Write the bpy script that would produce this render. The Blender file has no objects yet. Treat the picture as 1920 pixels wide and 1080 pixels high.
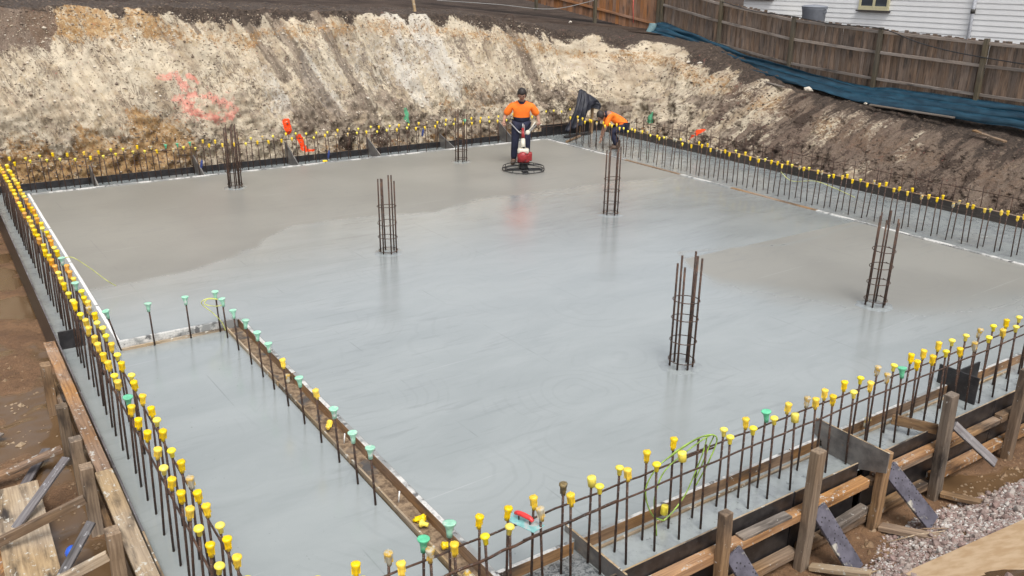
import bpy, bmesh, math, random
import numpy as np
from mathutils import Vector, Matrix, noise as mnoise

rnd = random.Random(7)
S = bpy.context.scene
C = S.collection

# ------------------------------------------------------------------ camera, sky, sun, exposure
R = np.array([[0.82976901, -0.55792139, 0.01439123],
              [-0.17785274, -0.2887772, -0.9407317],
              [0.5290102, 0.7780305, -0.33884622]])          # rows: right, down, forward in world axes
CAMZ = 4.4
cam_data = bpy.data.cameras.new('camera')
cam = bpy.data.objects.new('camera', cam_data); C.objects.link(cam)
cam_data.sensor_width = 36; cam_data.lens = 1630 / 1920 * 36
cam_data.clip_start = 0.05; cam_data.clip_end = 2000
cam.matrix_world = Matrix(((R[0][0], -R[1][0], -R[2][0], 0), (R[0][1], -R[1][1], -R[2][1], 0),
                           (R[0][2], -R[1][2], -R[2][2], CAMZ), (0, 0, 0, 1)))
S.camera = cam

SUN_EL, SUN_AZ = math.radians(58), math.radians(200)   # azimuth measured from +Y clockwise
W = bpy.data.worlds.new('World'); S.world = W; W.use_nodes = True
wn = W.node_tree.nodes; wl = W.node_tree.links; wn.clear()
sky = wn.new('ShaderNodeTexSky'); sky.sky_type = 'NISHITA'; sky.sun_disc = False
sky.sun_elevation = SUN_EL; sky.sun_rotation = SUN_AZ; sky.dust_density = 4.0; sky.air_density = 1.0; sky.ozone_density = 1.0
hs = wn.new('ShaderNodeHueSaturation'); hs.inputs['Saturation'].default_value = 0.27
bg = wn.new('ShaderNodeBackground'); bg.inputs['Strength'].default_value = 0.14
wo = wn.new('ShaderNodeOutputWorld')
wl.new(sky.outputs[0], hs.inputs['Color']); wl.new(hs.outputs[0], bg.inputs[0]); wl.new(bg.outputs[0], wo.inputs[0])
sd = bpy.data.lights.new('sun', 'SUN'); sd.energy = 1.5; sd.angle = math.radians(25); sd.color = (1.0, 0.97, 0.92)
sun = bpy.data.objects.new('sun', sd); C.objects.link(sun)
sdir = Vector((math.sin(SUN_AZ) * math.cos(SUN_EL), math.cos(SUN_AZ) * math.cos(SUN_EL), math.sin(SUN_EL)))
sun.rotation_euler = sdir.to_track_quat('Z', 'Y').to_euler(); sun.location = (0, 0, 30)
S.view_settings.view_transform = 'Standard'; S.view_settings.look = 'None'
S.view_settings.gamma = 1; S.view_settings.use_curve_mapping = False
S.view_settings.exposure = 0.53

# ------------------------------------------------------------------ helpers
def tag(o, label=None, cat=None, group=None, kind=None):
    if label: o['label'] = label
    if cat: o['category'] = cat
    if group: o['group'] = group
    if kind: o['kind'] = kind
    return o

def empty(name, loc, label, cat, group=None, rz=0.0):
    o = bpy.data.objects.new(name, None); C.objects.link(o)
    o.location = loc; o.rotation_euler = (0, 0, rz); o.empty_display_size = 0.1
    return tag(o, label, cat, group)

def link(name, me, parent=None, loc=(0, 0, 0), rot=None):
    o = bpy.data.objects.new(name, me); C.objects.link(o)
    o.location = loc
    if rot is not None:
        if isinstance(rot, Matrix):
            o.rotation_euler = rot.to_euler()
        else:
            o.rotation_euler = rot
    if parent: o.parent = parent
    return o

class MB:
    def __init__(s): s.v = []; s.f = []; s.m = []; s.sm = []
    def add(s, vs, fs, mi=0, smooth=False):
        b = len(s.v); s.v += [tuple(p) for p in vs]
        for f in fs: s.f.append([b + i for i in f]); s.m.append(mi); s.sm.append(smooth)
    def box(s, x0, x1, y0, y1, z0, z1, mi=0, M=None, top=None):
        vs = [(x0, y0, z0), (x1, y0, z0), (x1, y1, z0), (x0, y1, z0), (x0, y0, z1), (x1, y0, z1), (x1, y1, z1), (x0, y1, z1)]
        if M is not None: vs = [M @ Vector(p) for p in vs]
        b = len(s.v); s.v += [tuple(p) for p in vs]
        for k, f in enumerate([(0, 3, 2, 1), (4, 5, 6, 7), (0, 1, 5, 4), (1, 2, 6, 5), (2, 3, 7, 6), (3, 0, 4, 7)]):
            s.f.append([b + i for i in f]); s.m.append(top if (top is not None and k == 1) else mi); s.sm.append(False)
    def tube(s, pts, r, n=8, mi=0, caps=True, smooth=True):
        pts = [Vector(p) for p in pts]; rs = r if isinstance(r, (list, tuple)) else [r] * len(pts)
        d0 = (pts[1] - pts[0]).normalized()
        up = Vector((0, 0, 1)) if abs(d0.z) < .9 else Vector((1, 0, 0))
        a = d0.cross(up).normalized(); vs = []
        for i, p in enumerate(pts):
            if i == 0: d = d0
            elif i == len(pts) - 1: d = (pts[i] - pts[i - 1]).normalized()
            else: d = (pts[i + 1] - pts[i - 1]).normalized()
            a = (a - d * a.dot(d)).normalized(); bb = d.cross(a)
            for k in range(n):
                t = 2 * math.pi * k / n
                vs.append(p + (a * math.cos(t) + bb * math.sin(t)) * rs[i])
        fs = []
        for i in range(len(pts) - 1):
            for k in range(n):
                k2 = (k + 1) % n
                fs.append((i * n + k, i * n + k2, (i + 1) * n + k2, (i + 1) * n + k))
        s.add(vs, fs, mi, smooth)
        if caps:
            b = len(s.v) - len(vs)
            s.f.append([b + k for k in range(n)][::-1]); s.m.append(mi); s.sm.append(False)
            e = b + (len(pts) - 1) * n
            s.f.append([e + k for k in range(n)]); s.m.append(mi); s.sm.append(False)
    def lathe(s, prof, n=12, mi=0, M=None, smooth=True, closed_top=True, closed_bot=True):
        vs = []
        for r, z in prof:
            for k in range(n):
                t = 2 * math.pi * k / n
                p = Vector((r * math.cos(t), r * math.sin(t), z))
                vs.append(M @ p if M is not None else p)
        fs = []
        for i in range(len(prof) - 1):
            for k in range(n):
                k2 = (k + 1) % n
                fs.append((i * n + k, i * n + k2, (i + 1) * n + k2, (i + 1) * n + k))
        if closed_bot: fs.append(tuple(range(n))[::-1])
        if closed_top: e = (len(prof) - 1) * n; fs.append(tuple(e + k for k in range(n)))
        s.add(vs, fs, mi, smooth)
    def ball(s, c, r, n=10, mi=0, sc=(1, 1, 1)):
        c = Vector(c); vs = [c + Vector((0, 0, -r * sc[2]))]
        rings = n // 2
        for i in range(1, rings):
            ph = -math.pi / 2 + math.pi * i / rings
            for k in range(n):
                t = 2 * math.pi * k / n
                vs.append(c + Vector((math.cos(ph) * math.cos(t) * r * sc[0], math.cos(ph) * math.sin(t) * r * sc[1], math.sin(ph) * r * sc[2])))
        vs.append(c + Vector((0, 0, r * sc[2]))); L = len(vs) - 1
        fs = [(0, 1 + (k + 1) % n, 1 + k) for k in range(n)]
        for i in range(rings - 2):
            for k in range(n):
                k2 = (k + 1) % n
                fs.append((1 + i * n + k, 1 + i * n + k2, 1 + (i + 1) * n + k2, 1 + (i + 1) * n + k))
        fs += [(L, 1 + (rings - 2) * n + k, 1 + (rings - 2) * n + (k + 1) % n) for k in range(n)]
        s.add(vs, fs, mi, True)
    def mesh(s, name, mats):
        me = bpy.data.meshes.new(name); me.from_pydata(s.v, [], s.f)
        for m in (mats if isinstance(mats, (list, tuple)) else [mats]): me.materials.append(m)
        me.polygons.foreach_set('material_index', s.m); me.polygons.foreach_set('use_smooth', s.sm); me.update()
        return me
    def build(s, name, mats, parent=None, loc=(0, 0, 0), rot=None):
        return link(name, s.mesh(name, mats), parent, loc, rot)

def vnoise(x, y, seed=0):
    """vectorised 2-D value noise in 0..1"""
    xi = np.floor(x).astype(np.int64); yi = np.floor(y).astype(np.int64)
    xf = x - xi; yf = y - yi
    def h(a, b):
        n = (a * 374761393 + b * 668265263 + seed * 974634777) & 0xffffffff
        n = ((n ^ (n >> 13)) * 1274126177) & 0xffffffff
        return ((n ^ (n >> 16)) & 0xffff) / 65535.0
    u = xf * xf * (3 - 2 * xf); v = yf * yf * (3 - 2 * yf)
    return (h(xi, yi) * (1 - u) + h(xi + 1, yi) * u) * (1 - v) + (h(xi, yi + 1) * (1 - u) + h(xi + 1, yi + 1) * u) * v

def fbm(x, y, oct=5, seed=0):
    t = 0; a = .5; n = 0
    for i in range(oct):
        t = t + a * vnoise(x * 2 ** i, y * 2 ** i, seed + i); n += a; a *= .5
    return t / n

def sstep(a, b, x): t = np.clip((x - a) / (b - a), 0, 1); return t * t * (3 - 2 * t)

def polydist(px, py, pts):
    best = np.full(px.shape, 1e9)
    for (ax, ay), (bx, by) in zip(pts[:-1], pts[1:]):
        dx, dy = bx - ax, by - ay; L = dx * dx + dy * dy
        t = np.clip(((px - ax) * dx + (py - ay) * dy) / L, 0, 1)
        best = np.minimum(best, np.hypot(px - ax - t * dx, py - ay - t * dy))
    return best

# ------------------------------------------------------------------ material kit
class NT:
    def __init__(s, name):
        s.mat = bpy.data.materials.new(name); s.mat.use_nodes = True
        s.n = s.mat.node_tree.nodes; s.l = s.mat.node_tree.links
        s.b = s.n['Principled BSDF']
    def new(s, t, **k):
        n = s.n.new(t)
        for a, v in k.items(): setattr(n, a, v)
        return n
    def link(s, a, b): s.l.new(a, b)
    def val(s, n, i, v):
        if hasattr(v, 'is_linked') or isinstance(v, bpy.types.NodeSocket): s.l.new(v, n.inputs[i])
        elif v is not None:
            if isinstance(v, (tuple, list)) and len(v) == 3 and n.inputs[i].type == 'RGBA': v = (*v, 1)
            n.inputs[i].default_value = v
    def coord(s, kind='Object'): return s.new('ShaderNodeTexCoord').outputs[kind]
    def mapping(s, vec, scale=(1, 1, 1), rot=(0, 0, 0), loc=None):
        m = s.new('ShaderNodeMapping'); s.val(m, 'Vector', vec); m.inputs['Scale'].default_value = scale; m.inputs['Rotation'].default_value = rot
        if loc is not None: s.val(m, 'Location', loc)
        return m.outputs[0]
    def noise(s, vec, scale=5, detail=4, rough=.55, dist=0):
        n = s.new('ShaderNodeTexNoise'); s.val(n, 'Vector', vec); n.inputs['Scale'].default_value = scale
        n.inputs['Detail'].default_value = detail; n.inputs['Roughness'].default_value = rough; n.inputs['Distortion'].default_value = dist
        return n.outputs['Fac']
    def voronoi(s, vec, scale=5, feature='F1', out='Distance'):
        n = s.new('ShaderNodeTexVoronoi'); n.feature = feature; s.val(n, 'Vector', vec); n.inputs['Scale'].default_value = scale
        return n.outputs[out]
    def ramp(s, fac, stops, interp='LINEAR'):
        r = s.new('ShaderNodeValToRGB'); s.val(r, 0, fac); r.color_ramp.interpolation = interp
        e = r.color_ramp.elements
        while len(e) < len(stops): e.new(.5)
        for k, (p, c) in enumerate(stops):
            e[k].position = p; c = (c, c, c) if isinstance(c, (int, float)) else c; e[k].color = (*c, 1)
        return r.outputs[0]
    def mix(s, fac, a, b, blend='MIX'):
        m = s.new('ShaderNodeMix'); m.data_type = 'RGBA'; m.blend_type = blend; m.clamp_factor = True
        s.val(m, 0, fac); s.val(m, 6, a); s.val(m, 7, b); return m.outputs[2]
    def math(s, op, a, b=None, clamp=False):
        m = s.new('ShaderNodeMath'); m.operation = op; m.use_clamp = clamp; s.val(m, 0, a)
        if b is not None: s.val(m, 1, b)
        return m.outputs[0]
    def rng(s, v, a, b, c=0.0, d=1.0, smooth=True):
        m = s.new('ShaderNodeMapRange'); m.interpolation_type = 'SMOOTHSTEP' if smooth else 'LINEAR'
        s.val(m, 0, v); m.inputs[1].default_value = a; m.inputs[2].default_value = b; m.inputs[3].default_value = c; m.inputs[4].default_value = d
        return m.outputs[0]
    def rand(s): return s.new('ShaderNodeObjectInfo').outputs['Random']
    def attr(s, name, out='Color'):
        a = s.new('ShaderNodeAttribute'); a.attribute_name = name; return a.outputs[out]
    def sep(s, c):
        n = s.new('ShaderNodeSeparateColor'); s.val(n, 0, c); return n.outputs
    def bump(s, h, strength=.5, dist=.01, normal=None):
        b = s.new('ShaderNodeBump'); s.val(b, 'Height', h); b.inputs['Strength'].default_value = strength; b.inputs['Distance'].default_value = dist
        if normal is not None: s.val(b, 'Normal', normal)
        return b.outputs[0]
    def out(s, color=None, rough=.7, normal=None, metal=0, spec=None, trans=None):
        s.val(s.b, 'Base Color', color); s.val(s.b, 'Roughness', rough); s.val(s.b, 'Metallic', metal)
        if normal is not None: s.val(s.b, 'Normal', normal)
        if spec is not None: s.val(s.b, 'Specular IOR Level', spec)
        if trans is not None: s.val(s.b, 'Transmission Weight', trans)
        return s.mat

def m_plain(name, col, rough=.5, var=.15, scale=30, bump=.1, metal=0, dirt=None, spec=None):
    t = NT(name); co = t.coord()
    n = t.noise(co, scale, 3)
    c = t.mix(t.rng(n, .3, .7), tuple(x * (1 - var) for x in col), tuple(min(1, x * (1 + var)) for x in col))
    if 'cap' in name:
        r_ = t.rand(); hv = t.new('ShaderNodeHueSaturation'); t.val(hv, 'Color', c); t.val(hv, 'Value', t.rng(r_, 0, 1, .84, 1.06, False)); t.val(hv, 'Saturation', t.rng(t.math('FRACT', t.math('MULTIPLY', r_, 7.3)), 0, 1, .92, 1.06, False)); c = hv.outputs[0]
        wv = t.new('ShaderNodeVectorMath', operation='ADD'); t.link(co, wv.inputs[0]); cb = t.new('ShaderNodeCombineXYZ'); t.val(cb, 0, t.math('MULTIPLY', r_, 50.0)); t.link(cb.outputs[0], wv.inputs[1])
        c = t.mix(t.rng(t.noise(wv.outputs[0], 32, 4, .7), .62, .70, 0, .7), c, (.42, .39, .32))
    if dirt:
        d = t.noise(co, scale * .45, 5, .7)
        c = t.mix(t.rng(d, dirt[1], dirt[1] + .08), c, dirt[0])
    return t.out(c, rough, t.bump(n, bump, .003), metal, spec)

def m_timber(name, a, b, grime=(.03, .022, .018), splat=.0, rough=.75, splat_col=(.45, .43, .39)):
    """grain runs along the local X axis of each length"""
    t = NT(name); co = t.coord(); r = t.rand()
    off = t.new('ShaderNodeVectorMath', operation='ADD'); t.val(off, 0, co)
    sc = t.new('ShaderNodeVectorMath', operation='SCALE'); cb = t.new('ShaderNodeCombineXYZ')
    for i in range(3): t.val(cb, i, r)
    t.link(cb.outputs[0], sc.inputs[0]); sc.inputs['Scale'].default_value = 37.0; t.link(sc.outputs[0], off.inputs[1])
    v = off.outputs[0]
    g = t.noise(t.mapping(v, (1.2, 22, 22)), 2.2, 5, .6, .4)
    big = t.noise(t.mapping(v, (.8, 3, 3)), 2.0, 4, .6)
    fine = t.noise(v, 60, 3, .7)
    c = t.mix(t.rng(g, .3, .7), a, b)
    c = t.mix(t.rng(big, .48, .75), c, grime)
    c = t.mix(t.rng(fine, .62, .75, 0, .55), c, grime)
    hv = t.new('ShaderNodeHueSaturation'); t.val(hv, 'Color', c); t.val(hv, 'Value', t.rng(r, 0, 1, .72, 1.25, False)); t.val(hv, 'Saturation', t.rng(t.noise(v, 1.1, 1), .3, .7, .75, 1.1))
    c = hv.outputs[0]
    if splat > 0:
        s1 = t.noise(v, 14, 5, .75)
        c = t.mix(t.rng(s1, .68 - splat, .71 - splat), c, splat_col)
    return t.out(c, rough, t.bump(t.math('ADD', g, t.math('MULTIPLY', fine, .5)), .35, .003))

M = {}
M['timber'] = m_timber('formwork_timber', (.30, .19, .10), (.16, .095, .05), splat=.05)
M['timber_orange'] = m_timber('orange_formwork_timber', (.36, .20, .09), (.20, .105, .05), splat=.09)
M['timber_pale'] = m_timber('pale_timber', (.42, .31, .185), (.27, .19, .11), splat=.085, splat_col=(.50, .48, .42))
M['timber_grey'] = m_timber('weathered_grey_timber', (.23, .19, .155), (.12, .098, .08), splat=.04)
M['timber_cement'] = m_timber('cement_stained_timber', (.20, .185, .185), (.10, .09, .095), splat=.08, splat_col=(.33, .33, .34))
M['timber_post'] = m_timber('weathered_brown_post', (.27, .20, .135), (.15, .105, .07), splat=.03)
M['edge_brown'] = m_timber('cut_board_edge', (.30, .17, .075), (.17, .09, .04), grime=(.05, .04, .035), splat=.03)
M['paling'] = m_timber('weathered_paling', (.24, .168, .12), (.12, .08, .056), grime=(.05, .042, .038))
M['paling_rail'] = m_timber('weathered_rail', (.27, .225, .19), (.17, .14, .12), grime=(.06, .05, .045))
M['paling_post'] = m_timber('mossy_post', (.13, .105, .065), (.08, .065, .045), grime=(.035, .033, .02))
M['paling_red'] = m_timber('red_brown_paling', (.24, .11, .045), (.15, .065, .028), grime=(.05, .03, .02))

def mk_white_board():
    t = NT('white_edge_strip'); co = t.coord()
    n = t.noise(co, 7, 6, .7); n2 = t.noise(co, 40, 3, .6)
    c = t.mix(t.rng(n2, .4, .7), (.60, .59, .56), (.44, .435, .42))
    c = t.mix(t.rng(t.noise(co, 2.4, 5, .7), .44, .56), c, (.24, .245, .24))
    c = t.mix(t.rng(n, .57, .61), c, (.12, .12, .12))
    return t.out(c, .5, t.bump(n, .4, .004))
M['white_strip'] = mk_white_board()
M['white_board_clean'] = m_plain('white_painted_board', (.74, .73, .70), .5, .06, 12, .2, dirt=((.12, .115, .11), .61))

def mk_formply():
    t = NT('black_formply'); co = t.coord()
    n = t.noise(co, 7, 6, .7); s = t.noise(t.mapping(co, (1, 1, 3)), 16, 5, .8)
    c = t.mix(t.rng(n, .35, .7), (.012, .011, .012), (.035, .032, .033))
    c = t.mix(t.rng(s, .62, .7, 0, .7), c, (.16, .16, .17))
    return t.out(c, .38, t.bump(n, .3, .003))
M['formply'] = mk_formply()
def mk_spreader():
    t = NT('cement_filmed_plywood'); co = t.coord()
    n = t.noise(co, 5, 6, .7); s = t.noise(co, 28, 5, .8); k = t.noise(t.mapping(co, (1, 1, 2)), 2.4, 3, .6)
    c = t.mix(t.rng(n, .3, .7), (.085, .08, .078), (.17, .16, .15))
    c = t.mix(t.rng(k, .5, .72), c, (.23, .21, .185))
    c = t.mix(t.rng(s, .58, .72, 0, .55), c, (.05, .045, .045))
    c = t.mix(t.rng(t.noise(co, 11, 4, .6), .64, .72, 0, .6), c, (.22, .13, .07))
    return t.out(c, .5, t.bump(s, .35, .003))
M['spreader'] = mk_spreader()
def mk_brace():
    t = NT('purple_black_spattered_ply'); co = t.coord()
    n = t.noise(co, 9, 3, .6); v = t.voronoi(co, 26)
    c = t.mix(t.rng(n, .3, .7), (.06, .057, .075), (.115, .11, .14))
    c = t.mix(t.rng(v, .18, .25), (.01, .01, .012), c)
    s = t.noise(co, 3.2, 4, .6)
    c = t.mix(t.rng(s, .58, .64), c, (.38, .36, .31))
    return t.out(c, .5, t.bump(n, .4, .004))
M['brace'] = mk_brace()

def mk_rebar():
    t = NT('rusty_rebar'); co = t.coord('Object')
    n = t.noise(co, 22, 4, .6); big = t.noise(co, 5, 2)
    c = t.mix(t.rng(n, .35, .65), (.036, .024, .019), (.088, .043, .026))
    c = t.mix(t.rng(big, .5, .7, 0, .5), c, (.16, .085, .05))
    c = t.mix(t.rng(t.noise(co, 90, 2), .64, .7), c, (.25, .25, .25))
    w = t.new('ShaderNodeTexWave'); w.wave_type = 'BANDS'; w.bands_direction = 'Z'; t.val(w, 'Vector', co); w.inputs['Scale'].default_value = 22
    return t.out(c, .62, t.bump(w.outputs['Fac'], .5, .004), .25)
M['rebar'] = mk_rebar()
M['cap_yellow'] = m_plain('yellow_plastic_cap', (.88, .60, .02), .42, .10, 40, .05)
M['cap_lemon'] = m_plain('lemon_plastic_cap', (.90, .74, .07), .42, .1, 40, .05)
M['cap_dirty'] = m_plain('cement_dusted_yellow_cap', (.62, .40, .07), .6, .2, 40, .1, dirt=((.45, .42, .33), .45))
M['cap_brown'] = m_plain('mud_covered_cap', (.24, .17, .06), .6, .3, 40, .1, dirt=((.10, .085, .06), .5))
M['cap_orange'] = m_plain('orange_yellow_cap', (.78, .36, .03), .45, .15, 40, .05)
M['cap_green'] = m_plain('mint_green_cap', (.13, .55, .31), .42, .1, 40, .05)
M['cap_mint'] = m_plain('pale_mint_cap', (.33, .66, .48), .45, .12, 40, .05, dirt=((.55, .6, .55), .56))

# concrete ---------------------------------------------------------
def mk_concrete(name, interior, smooth_low=False):
    t = NT(name); co = t.coord('Object')
    wob = t.noise(co, 2.2, 5, .62)
    fine = t.noise(co, 55, 3, .7)
    sand = t.noise(co, 220, 2, .7)
    soft = t.noise(co, .35, 4, .55)
    streak = t.noise(t.mapping(co, (.55, 1.5, 1), rot=(0, 0, math.radians(-14))), .9, 5, .6, .6)
    streak2 = t.noise(t.mapping(co, (.7, 5, 1), rot=(0, 0, math.radians(8))), 1.4, 4, .65, 1.1)
    if interior:
        sdv = t.attr('wetdist', 'Fac')
        w = t.rng(t.math('ADD', sdv, t.math('MULTIPLY', t.math('SUBTRACT', wob, .5), .55)), -.13, .15)
        w = t.math('MULTIPLY', w, t.math('SUBTRACT', 1.0, t.rng(t.math('ADD', t.attr('dryness', 'Fac'), t.math('MULTIPLY', t.math('SUBTRACT', soft, .5), .9)), .2, .8)))
        soft_w = t.rng(t.math('ADD', sdv, t.math('MULTIPLY', t.math('SUBTRACT', soft, .5), 2.5)), -.3, 2.2)
    else:
        w = t.rng(soft, .25, .45) if not smooth_low else t.rng(soft, .0, .2); soft_w = w
    wet = t.mix(t.rng(streak, .3, .7), (.278, .306, .302), (.325, .353, .348))
    wet = t.mix(t.rng(streak2, .58, .74, 0, .06), wet, (.18, .195, .21))
    dry = t.mix(t.rng(soft, .35, .65), (.232, .226, .202), (.275, .268, .24))
    c = t.mix(w, dry, wet)
    c = t.mix(t.rng(sand, .3, .75, 0, .22), c, (.12, .12, .125))
    c = t.mix(t.rng(t.noise(co, 16, 5, .75), .665 if (interior or smooth_low) else .60, .70 if (interior or smooth_low) else .66, 0, .45 if (interior or smooth_low) else .7), c, (.10, .105, .11))
    if not interior and not smooth_low: c = t.mix(t.rng(t.noise(co, 5, 5, .7), .45, .62, 0, .55), c, (.19, .205, .218))
    rw = t.rng(streak, .3, .75, .15, .25); rw2 = t.math('ADD', rw, t.rng(streak2, .5, .8, 0, .02))
    rgh = t.new('ShaderNodeMix'); rgh.data_type = 'FLOAT'
    if smooth_low: rw2 = t.math('MULTIPLY', rw2, .72)
    t.val(rgh, 0, w); rgh.inputs[2].default_value = .36; t.link(rw2, rgh.inputs[3])
    v2 = t.new('ShaderNodeVectorMath', operation='ADD'); t.link(co, v2.inputs[0])
    nw = t.new('ShaderNodeTexNoise'); nw.inputs['Scale'].default_value = 1.1; t.link(co, nw.inputs['Vector'])
    sc2 = t.new('ShaderNodeVectorMath', operation='SCALE'); t.link(nw.outputs['Color'], sc2.inputs[0]); sc2.inputs['Scale'].default_value = .35; t.link(sc2.outputs[0], v2.inputs[1])
    vd = t.voronoi(v2.outputs[0], .75)
    ring = t.math('SINE', t.math('MULTIPLY', vd, 62.0))
    ringm = t.math('MULTIPLY', t.rng(ring, .55, 1.0), t.rng(t.noise(co, .8, 4, .65), .44, .62))
    sx = t.new('ShaderNodeSeparateXYZ'); t.link(t.mapping(v2.outputs[0], (1, 1, 1), rot=(0, 0, math.radians(3))), sx.inputs[0])
    so = t.new('ShaderNodeSeparateXYZ'); t.link(t.mapping(co, (1, 1, 1), rot=(0, 0, math.radians(-2))), so.inputs[0])
    def lines(sock, period, wd, seed):
        fr = t.math('ABSOLUTE', t.math('SUBTRACT', t.math('FRACT', t.math('MULTIPLY', sock, 1 / period)), .5))
        return t.math('MULTIPLY', t.rng(fr, 0, wd, 1, 0), t.rng(t.noise(t.mapping(co, (.5, .5, 1), loc=(seed, seed, 0)), 1.0, 4, .7), .50, .62))
    c = t.mix(t.math('MULTIPLY', lines(so.outputs[0], 1.73, .006, 3.0), .45), c, (.10, .11, .115))
    c = t.mix(t.math('MULTIPLY', lines(so.outputs[1], 2.31, .005, 9.0), .40), c, (.45, .46, .46))
    rip = t.noise(t.mapping(co, (.8, 6, 1), rot=(0, 0, math.radians(10))), 1.5, 4, .65, .15)
    ripm = t.math('MULTIPLY', t.rng(rip, .52, .66), t.rng(t.noise(co, .33, 3, .5), .44, .6))
    c = t.mix(t.math('MULTIPLY', ripm, .26), c, (.15, .162, .168))
    c = t.mix(t.math('MULTIPLY', ringm, .10), c, (.15, .16, .165))
    c = t.mix(t.math('MULTIPLY', t.rng(t.noise(co, 6.5, 6, .7), .54, .70), .05), c, (.42, .43, .43))
    h = t.math('MULTIPLY', streak, .8)
    h = t.math('ADD', h, t.math('MULTIPLY', ringm, .06)); h = t.math('ADD', h, t.math('MULTIPLY', ripm, .12))
    h = t.math('ADD', h, t.math('MULTIPLY', wob, .5))
    nb = t.bump(h, .10, .02)
    nb = t.bump(fine if (interior or smooth_low) else t.noise(co, 15, 5, .75), .10 if (interior or smooth_low) else .30, .004 if (interior or smooth_low) else .010, nb)
    nb = t.bump(sand, .10, .002, nb)
    t.val(t.b, 'Coat Weight', t.math('MULTIPLY', w, 1.0) if interior else (.95 if smooth_low else .6))
    t.b.inputs['Coat Roughness'].default_value = .19
    return t.out(c, rgh.outputs[0], nb, spec=.55)
M['slab'] = mk_concrete('wet_slab_concrete', True)
M['board_dark'] = m_timber('stained_dark_board', (.055, .045, .038), (.028, .023, .02), splat=.05, splat_col=(.14, .13, .12))
M['strip'] = mk_concrete('rebate_concrete', False)
M['low'] = mk_concrete('wet_lower_concrete', False, True)
def mk_fresh():
    t = NT('rough_fresh_concrete'); co = t.coord('Object')
    n = t.noise(co, 26, 5, .7, .6); v = t.noise(co, 9, 4)
    c = t.mix(t.rng(n, .35, .65), (.07, .08, .085), (.24, .25, .25))
    return t.out(c, t.rng(n, .4, .6, .15, .5), t.bump(t.math('ADD', n, v), .8, .02), spec=.6)
M['fresh'] = mk_fresh()

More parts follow.
